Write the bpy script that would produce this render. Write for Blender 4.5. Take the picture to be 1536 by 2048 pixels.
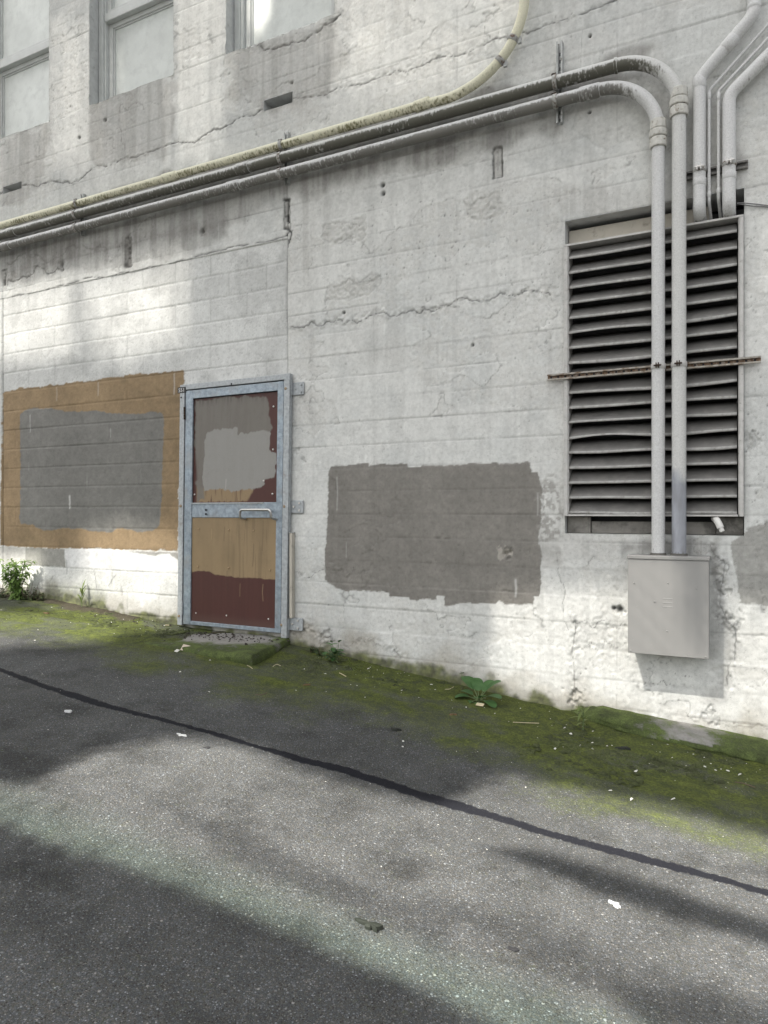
import bpy, bmesh, math
import numpy as np
from mathutils import Vector, Matrix, Quaternion

for _o in list(bpy.data.objects):
    bpy.data.objects.remove(_o)
SC = bpy.context.scene
COL = SC.collection
R = math.radians

# ------------------------------------------------------------------ camera
FPX, CX, CY, DW = 1430.0, 768.0, 1023.4, 4.9      # focal length in photo pixels, centre, wall distance (m)
PSI = math.atan(FPX / 2768.0)                     # camera yaw away from the wall normal
CS, SN = math.cos(PSI), math.sin(PSI)
cam = bpy.data.cameras.new('camera')
cam.sensor_fit = 'HORIZONTAL'; cam.sensor_width = 36.0
cam.lens = 36.0 * FPX / 1536.0
cam.shift_y = (CY - 1024.0) / 1536.0
cam.clip_start = 0.05; cam.clip_end = 2000
camo = bpy.data.objects.new('camera', cam); COL.objects.link(camo)
camo.location = (0, -DW, 0)
camo.rotation_euler = (R(90), 0, PSI)
SC.camera = camo

# ------------------------------------------------------------------ sky, sun, exposure
LX, LY, LZ = 0.076, 0.180, -0.272                 # direction the sunlight travels
_n = math.sqrt(LX*LX + LY*LY + LZ*LZ)
world = bpy.data.worlds.new('World'); SC.world = world
world.use_nodes = True
wn = world.node_tree.nodes; wl = world.node_tree.links
bg = wn['Background']
sky = wn.new('ShaderNodeTexSky'); sky.sky_type = 'NISHITA'; sky.sun_disc = False
sky.sun_elevation = math.asin(-LZ / _n)
sky.sun_rotation = math.atan2(-LX, -LY)
sky.air_density = 1.0; sky.dust_density = 4.0; sky.ozone_density = 1.0
hs = wn.new('ShaderNodeHueSaturation'); hs.inputs['Saturation'].default_value = 0.22
wl.new(sky.outputs[0], hs.inputs['Color']); wl.new(hs.outputs[0], bg.inputs[0])
bg.inputs[1].default_value = 0.105
sun = bpy.data.lights.new('sun', 'SUN'); sun.energy = 5.0; sun.angle = R(0.45); sun.color = (1.0, 0.95, 0.87)
suno = bpy.data.objects.new('sun', sun); COL.objects.link(suno)
suno.rotation_euler = Vector((-LX, -LY, -LZ)).to_track_quat('Z', 'Y').to_euler()
suno.location = (-3, -8, 12)
SC.view_settings.view_transform = 'Standard'
SC.view_settings.look = 'None'
SC.view_settings.exposure = 1.56
SC.view_settings.gamma = 1.0

# ------------------------------------------------------------------ geometry of the place
def W(x, y, d=0.0):
    """point of the photo (x, y) taken at distance d in front of the wall plane -> (X, Z)"""
    u = (x - CX) / FPX
    t = (DW - d) / (CS + u * SN)
    return (t * (-SN + u * CS), t * (CY - y) / FPX)
def P(x, y, d=0.0):
    a = W(x, y, d); return Vector((a[0], -d, a[1]))
BX = np.array([-60, -14, -9, -7.2, -6.4, -5.77, -4.64, -3.36, -2.83, -2.39, -1.60, -1.10, -0.70, 0.0, 1.0, 3.0, 8.0, 60.0])
BZ = np.array([.5, -.62, -.82, -.885, -.905, -.945, -1.025, -1.105, -1.160, -1.212, -1.305, -1.362, -1.395, -1.455, -1.54, -1.70, -2.05, -4.0])
_bx = np.linspace(-60, 60, 12001); _bz = np.interp(_bx, BX, BZ)
_k = np.exp(-0.5 * (np.arange(-120, 121) / 28.0) ** 2); _k /= _k.sum()
_bz = np.convolve(np.pad(_bz, 120, mode='edge'), _k, mode='valid')
def zb(X): return np.interp(X, _bx, _bz)
CROSS = 0.012
def zg(X, Y): return zb(X) + CROSS * np.clip(Y, -40, 40)
def G(x, y, up=0.0):
    """photo pixel -> point on the ground"""
    u = (x - CX) / FPX; v = (CY - y) / FPX
    t = 4.0
    for _ in range(60):
        X = t * (-SN + u * CS); Y = t * (CS + u * SN) - DW
        t = 0.5 * t + 0.5 * (float(zg(X, Y)) / v)
    X = t * (-SN + u * CS); Y = t * (CS + u * SN) - DW
    return Vector((X, Y, float(zg(X, Y)) + up))
def project(X, Y, Z):
    dx, dy = X, Y + DW
    dep = -SN * dx + CS * dy; r = CS * dx + SN * dy
    dep = np.maximum(dep, 1e-3)
    return CX + FPX * r / dep, CY - FPX * Z / dep

# ------------------------------------------------------------------ numpy noise and shapes
_tabs = {}
def vnoise(x, y, seed):
    if seed not in _tabs: _tabs[seed] = np.random.RandomState(seed).rand(256, 256).astype(np.float32)
    T = _tabs[seed]
    xi = np.floor(x).astype(np.int64); yi = np.floor(y).astype(np.int64)
    fx = (x - xi).astype(np.float32); fy = (y - yi).astype(np.float32)
    fx = fx * fx * (3 - 2 * fx); fy = fy * fy * (3 - 2 * fy)
    a = T[xi & 255, yi & 255]; b = T[(xi + 1) & 255, yi & 255]
    c = T[xi & 255, (yi + 1) & 255]; d = T[(xi + 1) & 255, (yi + 1) & 255]
    return (a + (b - a) * fx) * (1 - fy) + (c + (d - c) * fx) * fy
def fbm(x, y, fx, fy=None, o=3, seed=1):
    fy = fx if fy is None else fy
    s = 0; a = 1.0; t = 0
    for i in range(o):
        s = s + a * vnoise(x * fx + 17.3 * i, y * fy - 9.1 * i, seed * 10 + i); t += a
        a *= 0.55; fx *= 2.03; fy *= 2.03
    s = s / t
    return (s - 0.5) * (1.25 + 0.25 * o) + 0.5
def sst(a, b, x):
    t = np.clip((x - a) / (b - a), 0, 1); return t * t * (3 - 2 * t)
def poly_sdf(X, Z, pts, reach=0.4):
    """signed distance to a polygon (negative inside); +reach far away"""
    pts = np.asarray(pts, float)
    out = np.full(X.shape, reach, np.float32)
    m = (X > pts[:, 0].min() - reach) & (X < pts[:, 0].max() + reach) & (Z > pts[:, 1].min() - reach) & (Z < pts[:, 1].max() + reach)
    if not m.any(): return out
    x = X[m]; z = Z[m]; best = np.full(x.shape, 1e9); ins = np.zeros(x.shape, bool)
    n = len(pts)
    for i in range(n):
        ax, az = pts[i]; bx, bz = pts[(i + 1) % n]
        ex, ez = bx - ax, bz - az; L2 = ex * ex + ez * ez + 1e-12
        t = np.clip(((x - ax) * ex + (z - az) * ez) / L2, 0, 1)
        best = np.minimum(best, (x - ax - t * ex) ** 2 + (z - az - t * ez) ** 2)
        c = ((az > z) != (bz > z)) & (x < (bx - ax) * (z - az) / (bz - az + 1e-12) + ax)
        ins ^= c
    d = np.sqrt(best)
    out[m] = np.where(ins, -d, d)
    return out
def line_dist(X, Z, pts, reach=0.12):
    out = np.full(X.shape, reach, np.float32)
    for i in range(len(pts) - 1):
        (ax, az), (bx, bz) = pts[i], pts[i + 1]
        m = (X > min(ax, bx) - reach) & (X < max(ax, bx) + reach) & (Z > min(az, bz) - reach) & (Z < max(az, bz) + reach)
        if not m.any(): continue
        x = X[m]; z = Z[m]; ex, ez = bx - ax, bz - az
        t = np.clip(((x - ax) * ex + (z - az) * ez) / (ex * ex + ez * ez + 1e-12), 0, 1)
        out[m] = np.minimum(out[m], np.hypot(x - ax - t * ex, z - az - t * ez))
    return out
def jag(pts, amp, seed, it=4):
    rs = np.random.RandomState(seed); pts = [tuple(p) for p in pts]
    for k in range(it):
        q = []
        for a, b in zip(pts[:-1], pts[1:]):
            L = math.hypot(b[0]-a[0], b[1]-a[1])
            q.append(a)
            if L > 0.02:
                q.append(((a[0]+b[0])/2 + rs.randn()*amp*0.3*L, (a[1]+b[1])/2 + rs.randn()*amp*L))
        q.append(pts[-1]); pts = q
    return pts
def S(r, g, b):
    f = lambda c: (c/255/12.92) if c/255 <= 0.04045 else ((c/255+0.055)/1.055)**2.4
    return np.array([f(r), f(g), f(b)])
def mix3(col, c2, f): return col + (np.asarray(c2)[None, :] - col) * f[:, None] if np.ndim(c2) == 1 else col + (c2 - col) * f[:, None]

# ------------------------------------------------------------------ object helpers
def tag(o, label=None, cat=None, group=None, kind=None):
    if label: o['label'] = label
    if cat: o['category'] = cat
    if group: o['group'] = group
    if kind: o['kind'] = kind
    return o
def thing(name, label, cat, loc=(0, 0, 0), group=None):
    o = bpy.data.objects.new(name, None); COL.objects.link(o)
    o.location = loc; o.empty_display_size = 0.1
    return tag(o, label, cat, group)
class MB:
    def __init__(s): s.v = []; s.f = []
    def add(s, v, f):
        n = len(s.v); s.v += [tuple(p) for p in v]; s.f += [tuple(i + n for i in q) for q in f]; return s
    def box(s, x0, x1, y0, y1, z0, z1):
        x0, x1 = min(x0, x1), max(x0, x1); y0, y1 = min(y0, y1), max(y0, y1); z0, z1 = min(z0, z1), max(z0, z1)
        v = [(x0,y0,z0),(x1,y0,z0),(x1,y1,z0),(x0,y1,z0),(x0,y0,z1),(x1,y0,z1),(x1,y1,z1),(x0,y1,z1)]
        return s.add(v, [(0,3,2,1),(4,5,6,7),(0,1,5,4),(1,2,6,5),(2,3,7,6),(3,0,4,7)])
    def quad(s, a, b, c, d): return s.add([a, b, c, d], [(0, 1, 2, 3)])
    def tube(s, pts, r, n=20, cap=True):
        pts = [Vector(p) for p in pts]; m = len(pts)
        rr = r if hasattr(r, '__len__') else [r] * m
        T = []
        for i in range(m):
            a = pts[max(i-1, 0)]; b = pts[min(i+1, m-1)]; T.append((b - a).normalized())
        up = Vector((0, 0, 1)) if abs(T[0].z) < 0.9 else Vector((1, 0, 0))
        N = (up - T[0] * up.dot(T[0])).normalized(); vs = []; fs = []
        for i in range(m):
            if i: N = (N - T[i] * N.dot(T[i])).normalized()
            B = T[i].cross(N)
            for k in range(n):
                a = 2 * math.pi * k / n
                vs.append(pts[i] + (N * math.cos(a) + B * math.sin(a)) * rr[i])
        for i in range(m - 1):
            for k in range(n):
                k2 = (k + 1) % n
                fs.append((i*n + k, (i+1)*n + k, (i+1)*n + k2, i*n + k2)[::-1])
        if cap: fs.append(tuple(range(n))[::-1][::-1]); fs.append(tuple(range((m-1)*n, m*n))[::-1])
        return s.add(vs, fs)
    def extrude(s, poly, axis, a, b):
        """2D outline (p,q) swept along axis 'x' (p=y,q=z), 'z' (p=x,q=y) or 'y' (p=x,q=z) from a to b"""
        f = {'x': lambda t, p: (t, p[0], p[1]), 'y': lambda t, p: (p[0], t, p[1]), 'z': lambda t, p: (p[0], p[1], t)}[axis]
        n = len(poly)
        v = [f(a, p) for p in poly] + [f(b, p) for p in poly]
        return s.add(v, [tuple(range(n)), tuple(range(2*n-1, n-1, -1))] + [(i, n+i, n+(i+1) % n, (i+1) % n) for i in range(n)])
    def build(s, name, mat, parent=None, bevel=0, smooth=False, seg=2, loc=None):
        me = bpy.data.meshes.new(name); me.from_pydata(s.v, [], s.f); me.validate()
        bm = bmesh.new(); bm.from_mesh(me); bmesh.ops.recalc_face_normals(bm, faces=bm.faces); bm.to_mesh(me); bm.free()
        me.materials.append(mat)
        o = bpy.data.objects.new(name, me); COL.objects.link(o)
        if parent is not None:
            o.parent = parent
            if loc is None:                                   # meshes are written in world space
                p = parent; off = Vector((0, 0, 0))
                while p is not None: off += p.location; p = p.parent
                me.transform(Matrix.Translation(-off))
        if loc is not None: o.location = loc
        if bevel:
            b = o.modifiers.new('bevel', 'BEVEL'); b.width = bevel; b.segments = seg; b.limit_method = 'ANGLE'; b.angle_limit = R(35)
        if smooth:
            me.polygons.foreach_set('use_smooth', [True] * len(me.polygons))
            try: me.set_sharp_from_angle(angle=R(40))
            except Exception: pass
        return o
def fillet(pts, rad, n=14):
    pts = [Vector(p) for p in pts]; out = [pts[0]]
    for i in range(1, len(pts) - 1):
        r = rad[i-1] if hasattr(rad, '__len__') else rad
        a = (pts[i-1] - pts[i]).normalized(); b = (pts[i+1] - pts[i]).normalized()
        ang = a.angle(b); d = r / math.tan(ang / 2)
        c = pts[i] + (a + b).normalized() * (r / math.sin(ang / 2))
        p0 = pts[i] + a * d - c; p1 = pts[i] + b * d - c
        tot = p0.angle(p1); ax = p0.cross(p1).normalized()
        for k in range(n + 1): out.append(c + Quaternion(ax, tot * k / n) @ p0)
    out.append(pts[-1]); return out
def dense(pts, step=0.08):
    out = [Vector(pts[0])]
    for a, b in zip(pts[:-1], pts[1:]):
        a, b = Vector(a), Vector(b); n = max(1, int((b - a).length / step))
        for k in range(1, n + 1): out.append(a.lerp(b, k / n))
    return out
def grid_object(name, verts, faces, mat, parent=None, attrs=None, colattr=None, smooth=True):
    used = np.unique(faces); remap = np.full(len(verts), -1, np.int64); remap[used] = np.arange(len(used))
    v = verts[used].astype(np.float32); f = remap[faces].astype(np.int32)
    me = bpy.data.meshes.new(name)
    me.vertices.add(len(v)); me.vertices.foreach_set('co', v.ravel())
    me.loops.add(f.size); me.loops.foreach_set('vertex_index', f.ravel())
    me.polygons.add(len(f)); me.polygons.foreach_set('loop_start', np.arange(0, f.size, 4, dtype=np.int32))
    try: me.polygons.foreach_set('loop_total', np.full(len(f), 4, np.int32))
    except Exception: pass
    me.update(calc_edges=True)
    if smooth: me.polygons.foreach_set('use_smooth', np.ones(len(f), bool))
    if colattr is not None:
        a = me.attributes.new('col', 'FLOAT_COLOR', 'POINT')
        c = np.ones((len(v), 4), np.float32); c[:, :3] = np.clip(colattr[used], 0, 1); a.data.foreach_set('color', c.ravel())
    for k, val in (attrs or {}).items():
        a = me.attributes.new(k, 'FLOAT', 'POINT'); a.data.foreach_set('value', val[used].astype(np.float32))
    me.materials.append(mat)
    o = bpy.data.objects.new(name, me); COL.objects.link(o)
    if parent is not None: o.parent = parent
    return o

# ------------------------------------------------------------------ materials
def newmat(name):
    m = bpy.data.materials.new(name); m.use_nodes = True
    nt = m.node_tree; b = nt.nodes['Principled BSDF']
    return m, nt.nodes, nt.links, b
def nd(N, t, **kw):
    n = N.new(t)
    for k, v in kw.items():
        if k.startswith('i_'): n.inputs[k[2:].replace('_', ' ')].default_value = v
        else: setattr(n, k, v)
    return n
def mathn(N, L, op, a, b=None, c=None, clamp=False):
    n = N.new('ShaderNodeMath'); n.operation = op; n.use_clamp = clamp
    for i, x in enumerate((a, b, c)):
        if x is None: continue
        if isinstance(x, (int, float)): n.inputs[i].default_value = x
        else: L.new(x, n.inputs[i])
    return n.outputs[0]
def rampn(N, L, src, stops):
    n = N.new('ShaderNodeValToRGB'); e = n.color_ramp.elements
    while len(e) < len(stops): e.new(0.5)
    for el, (p, c) in zip(e, stops):
        el.position = p; el.color = (c, c, c, 1) if isinstance(c, (int, float)) else (*c, 1)
    L.new(src, n.inputs[0]); return n.outputs[0]
def mixc(N, L, fac, a, b, blend='MIX'):
    n = N.new('ShaderNodeMix'); n.data_type = 'RGBA'; n.blend_type = blend
    for idx, x in ((0, fac), (6, a), (7, b)):
        if isinstance(x, (int, float)): n.inputs[idx].default_value = x if idx == 0 else (x, x, x, 1)
        elif isinstance(x, (tuple, list, np.ndarray)): n.inputs[idx].default_value = (*x, 1)
        else: L.new(x, n.inputs[idx])
    return n.outputs[2]
def noise(N, L, vec, scale, detail=3, rough=0.55):
    n = nd(N, 'ShaderNodeTexNoise', i_Scale=scale, i_Detail=detail, i_Roughness=rough)
    L.new(vec, n.inputs['Vector']); return n.outputs['Fac']
def mapping(N, L, vec, sc):
    n = N.new('ShaderNodeMapping'); n.inputs['Scale'].default_value = sc; L.new(vec, n.inputs[0]); return n.outputs[0]
def bump(N, L, h, b, strength, dist):
    n = nd(N, 'ShaderNodeBump', i_Strength=strength, i_Distance=dist); L.new(h, n.inputs['Height']); L.new(n.outputs[0], b.inputs['Normal']); return n

def mat_painted_grid(name, rough=0.8, fine=180, strength=0.35, dist=0.004, speck=0.16, coarse=38):
    m, N, L, b = newmat(name)
    a = nd(N, 'ShaderNodeAttribute', attribute_name='col')
    g = N.new('ShaderNodeNewGeometry').outputs['Position']
    n1 = noise(N, L, g, fine, 3, 0.6); n2 = noise(N, L, g, coarse, 4, 0.6)
    f = mathn(N, L, 'ADD', mathn(N, L, 'MULTIPLY', n1, 0.55), mathn(N, L, 'MULTIPLY', n2, 0.45))
    v = rampn(N, L, f, [(0.30, 1.0 - 2.2*speck), (0.47, 1.0), (0.72, 1.0 + speck*0.45)])
    c = mixc(N, L, 1.0, a.outputs['Color'], v, 'MULTIPLY')
    L.new(c, b.inputs['Base Color']); b.inputs['Roughness'].default_value = rough
    b.inputs['Specular IOR Level'].default_value = 0.3
    bump(N, L, f, b, strength, dist)
    return m
def mat_simple(name, col, rough=0.6, metal=0.0, var=0.15, scale=25, bumpd=0.0, spec=0.4, dirt=None, dirtcol=(0.12, 0.10, 0.08), dlo=0.55, dhi=0.75):
    m, N, L, b = newmat(name)
    g = N.new('ShaderNodeTexCoord').outputs['Object']
    n = noise(N, L, g, scale, 4, 0.6)
    v = rampn(N, L, n, [(0.3, 1 - var), (0.7, 1 + var)])
    c = mixc(N, L, 1.0, tuple(col), v, 'MULTIPLY')
    if dirt:
        d = rampn(N, L, noise(N, L, g, dirt, 5, 0.65), [(dlo, 0.0), (dhi, 1.0)])
        c = mixc(N, L, d, c, dirtcol)
    L.new(c, b.inputs['Base Color'])
    b.inputs['Roughness'].default_value = rough; b.inputs['Metallic'].default_value = metal
    b.inputs['Specular IOR Level'].default_value = spec
    if bumpd: bump(N, L, noise(N, L, g, scale*6, 3), b, 0.5, bumpd)
    return m
def mat_pipe(name, col, grime, amount, lo, axis='X', galv=False):
    """painted pipe; grime grows as drip streaks round the underside of a level run"""
    m, N, L, b = newmat(name)
    geo = N.new('ShaderNodeNewGeometry'); g = geo.outputs['Position']
    st = noise(N, L, mapping(N, L, g, (62, 30, 30)), 1.0, 4, 0.65)
    bl = noise(N, L, mapping(N, L, g, (3.2, 3.2, 3.2)), 1.0, 3, 0.6)
    fine = noise(N, L, g, 130, 3, 0.6)
    sep = N.new('ShaderNodeSeparateXYZ'); L.new(geo.outputs['Normal'], sep.inputs[0])
    tr = N.new('ShaderNodeSeparateXYZ'); L.new(geo.outputs['True Normal'], tr.inputs[0])
    # drip band: where rain water runs round the pipe wall and dries
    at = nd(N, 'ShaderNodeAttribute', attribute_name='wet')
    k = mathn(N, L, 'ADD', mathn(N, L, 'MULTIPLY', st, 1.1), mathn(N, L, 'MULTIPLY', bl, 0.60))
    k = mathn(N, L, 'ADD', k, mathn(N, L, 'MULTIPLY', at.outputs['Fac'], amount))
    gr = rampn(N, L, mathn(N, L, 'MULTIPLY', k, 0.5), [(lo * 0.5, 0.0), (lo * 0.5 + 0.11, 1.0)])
    v = rampn(N, L, fine, [(0.35, 0.86), (0.6, 1.04)])
    c = mixc(N, L, 1.0, tuple(col), v, 'MULTIPLY')
    sp = rampn(N, L, noise(N, L, mapping(N, L, g, (60, 60, 22)), 1.0, 3, 0.7), [(0.66, 0.0), (0.76, 0.65)])
    c = mixc(N, L, sp, c, (0.2, 0.19, 0.17))
    if galv:
        sz = N.new('ShaderNodeSeparateXYZ'); L.new(g, sz.inputs[0])
        zz = mathn(N, L, 'ADD', sz.outputs['Z'], mathn(N, L, 'MULTIPLY', noise(N, L, mapping(N, L, g, (30, 30, 6)), 1.0, 3), 0.25))
        gm = rampn(N, L, mathn(N, L, 'MULTIPLY_ADD', zz, 1.0, 0.5), [(0.80, 1.0), (0.90, 0.0)])
        gc = mixc(N, L, noise(N, L, mapping(N, L, g, (22, 22, 7)), 1.0, 3), (0.15, 0.15, 0.155), (0.40, 0.42, 0.465))
        c = mixc(N, L, gm, c, gc)
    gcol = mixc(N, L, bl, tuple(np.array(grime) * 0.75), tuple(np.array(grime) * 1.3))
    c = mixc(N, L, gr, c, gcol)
    L.new(c, b.inputs['Base Color']); b.inputs['Roughness'].default_value = 0.55
    b.inputs['Specular IOR Level'].default_value = 0.35
    bump(N, L, mathn(N, L, 'ADD', fine, mathn(N, L, 'MULTIPLY', st, 0.7)), b, 0.25, 0.003)
    return m

M = {}
M['wall'] = mat_painted_grid('weathered_painted_concrete', 0.85, 230, 0.36, 0.004, 0.18)
M['block'] = mat_painted_grid('painted_concrete_block', 0.85, 260, 0.35, 0.003, 0.13, 60)
M['panel'] = mat_painted_grid('painted_sheet_panel', 0.5, 120, 0.08, 0.0015, 0.05, 20)
M['reveal'] = mat_simple('painted_reveal', (0.50, 0.51, 0.50), 0.8, 0, 0.12, 14, 0.002, dirt=18, dirtcol=(0.25, 0.24, 0.22), dlo=0.6, dhi=0.8)
M['frame_paint'] = mat_simple('painted_window_frame', (0.55, 0.565, 0.55), 0.55, 0, 0.08, 10, 0.001)
M['pane'] = mat_simple('painted_over_pane', (0.64, 0.665, 0.64), 0.5, 0, 0.10, 3, 0.001, dirt=11, dirtcol=(0.54, 0.56, 0.54), dlo=0.48, dhi=0.75)
M['steel'] = mat_simple('galvanised_steel', (0.26, 0.305, 0.345), 0.45, 0.35, 0.28, 30, 0.0006, dirt=7, dirtcol=(0.27, 0.28, 0.28), dlo=0.5, dhi=0.75)
M['steel_dull'] = mat_simple('weathered_galvanised_steel', (0.36, 0.38, 0.39), 0.55, 0.3, 0.2, 40, 0.0006, dirt=12, dirtcol=(0.2, 0.15, 0.11), dlo=0.6, dhi=0.8)
M['stainless'] = mat_simple('worn_stainless_handle', (0.50, 0.49, 0.47), 0.3, 0.9, 0.1, 40)
M['rust'] = mat_simple('rusted_steel', (0.17, 0.11, 0.07), 0.8, 0.1, 0.4, 60, 0.001, dirt=30, dirtcol=(0.34, 0.31, 0.27), dlo=0.5, dhi=0.68)
M['strut_paint'] = mat_simple('painted_strut', (0.42, 0.43, 0.42), 0.6, 0.1, 0.2, 30, 0.0006, dirt=40, dirtcol=(0.12, 0.10, 0.08), dlo=0.58, dhi=0.72)
M['clamp'] = mat_simple('dirty_pipe_clamp', (0.36, 0.36, 0.34), 0.6, 0.2, 0.2, 40, 0, dirt=45, dirtcol=(0.10, 0.05, 0.025), dlo=0.5, dhi=0.66)
M['bolt_rust'] = mat_simple('rusty_bolt', (0.045, 0.028, 0.018), 0.8, 0.2, 0.4, 80)
M['screw'] = mat_simple('bare_screw', (0.55, 0.53, 0.50), 0.4, 0.6, 0.1, 80)
M['louvre'] = mat_simple('dusty_louvre_metal', (0.145, 0.141, 0.133), 0.55, 0.05, 0.16, 9, 0.0006, dirt=14, dirtcol=(0.20, 0.195, 0.18), dlo=0.5, dhi=0.8)
M['louvre_frame'] = mat_simple('louvre_frame_paint', (0.47, 0.46, 0.44), 0.55, 0.05, 0.12, 20, 0.0006, dirt=35, dirtcol=(0.16, 0.14, 0.12), dlo=0.6, dhi=0.75)
M['dark'] = mat_simple('dark_cavity', (0.02, 0.02, 0.025), 0.9)
M['board'] = mat_simple('cream_timber_board', (0.44, 0.41, 0.35), 0.7, 0, 0.12, 5, 0.001, dirt=9, dirtcol=(0.20, 0.18, 0.15), dlo=0.58, dhi=0.75)
M['board_dark'] = mat_simple('grimy_back_board', (0.22, 0.21, 0.19), 0.8, 0, 0.2, 8, 0.001, dirt=5, dirtcol=(0.10, 0.095, 0.085), dlo=0.48, dhi=0.62)
M['boxpaint'] = mat_simple('grey_box_paint', (0.262, 0.258, 0.248), 0.42, 0, 0.012, 6, 0.0004, dirt=50, dirtcol=(0.48, 0.46, 0.43), dlo=0.68, dhi=0.8)
M['pvc'] = mat_simple('white_pvc', (0.62, 0.61, 0.58), 0.4, 0, 0.05, 20)
M['rubber'] = mat_simple('black_rubber', (0.02, 0.02, 0.02), 0.6)
M['wire'] = mat_simple('grey_cable', (0.16, 0.16, 0.16), 0.6)
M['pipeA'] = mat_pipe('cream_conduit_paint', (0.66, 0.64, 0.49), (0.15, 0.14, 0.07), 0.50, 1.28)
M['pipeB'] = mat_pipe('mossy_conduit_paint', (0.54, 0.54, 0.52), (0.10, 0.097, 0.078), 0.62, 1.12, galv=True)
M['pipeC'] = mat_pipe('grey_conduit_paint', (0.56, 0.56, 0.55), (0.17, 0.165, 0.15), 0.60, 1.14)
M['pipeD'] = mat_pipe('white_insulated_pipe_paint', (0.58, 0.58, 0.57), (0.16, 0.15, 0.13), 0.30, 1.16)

# ================================================================== GROUND
GX = np.concatenate([np.linspace(-60, -9.2, 26), np.linspace(-9, 1.6, 540), np.linspace(1.8, 60, 26)])
GY = np.concatenate([np.linspace(-60, -6.2, 24), np.linspace(-6, -0.02, 330), np.array([0.3, 5, 30])])
gx, gy = np.meshgrid(GX, GY); shp = gx.shape; gx = gx.ravel(); gy = gy.ravel()
gz = zg(gx, gy)
near = ((gx > -9.2) & (gx < 1.8) & (gy > -6.2)).astype(float)
gz = gz + near * (0.012 * (fbm(gx, gy, 1.1, o=2, seed=301) - 0.5) + 0.005 * (fbm(gx, gy, 7, o=3, seed=302) - 0.5))
def gpoly(pts): return [(lambda q: (q.x, q.y))(G(*p)) for p in pts]
seam_px = [(-60,1318),(0,1338),(100,1374),(200,1406),(300,1434),(400,1461),(470,1481),(600,1517),(690,1540),(768,1565),(900,1607),(1000,1636),(1080,1662),(1250,1708),(1400,1748),(1536,1786),(1640,1814)]
seam_pts = [(-30.0, -2.35)] + gpoly(seam_px) + [(30.0, -1.6)]
seam_d = line_dist(gx, gy, seam_pts, 0.5)
seam_w = 0.008 + 0.030 * fbm(gx, gy, 1.3, o=3, seed=310) + 0.004 * sst(-3.5, -0.5, gx)
mpx = [(-60,1262),(0,1265),(100,1276),(200,1292),(330,1322),(450,1352),(600,1388),(720,1422),(850,1468),(1000,1508),(1150,1552),(1300,1590),(1536,1640),(1700,1672)]
mg = gpoly(mpx); mY = np.interp(gx, [p[0] for p in mg], [p[1] for p in mg])
mn = fbm(gx, gy, 2.4, o=4, seed=320)
moss = sst(-0.55, 0.22, gy - mY + 0.45 * (mn - 0.5))
bare = sst(0.55, 0.75, fbm(gx, gy, 1.7, 3.2, o=4, seed=321))
moss = moss * (1 - 0.40 * bare)
moss = np.where(gx < -6.2, moss * 0.75, moss)
soil = sst(-0.30, -0.03, gy + 0.22 * (fbm(gx, gy, 5, o=3, seed=322) - 0.5)) * sst(0.40, 0.62, fbm(gx, gy, 1.3, o=2, seed=323) + 0.25 * sst(-5.6, -6.6, gx)) * (1 - .75 * sst(-4.4, -3.2, gx))
gz = gz + near * (0.010 * moss * (fbm(gx, gy, 11, o=3, seed=330) - 0.35) + 0.012 * soil)
gz = gz - 0.004 * np.where(seam_d < seam_w, 1, 0) * 0
ni, nj = shp
idx = np.arange(ni * nj).reshape(ni, nj)
gf = np.stack([idx[:-1, :-1], idx[:-1, 1:], idx[1:, 1:], idx[1:, :-1]], -1).reshape(-1, 4)

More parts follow.
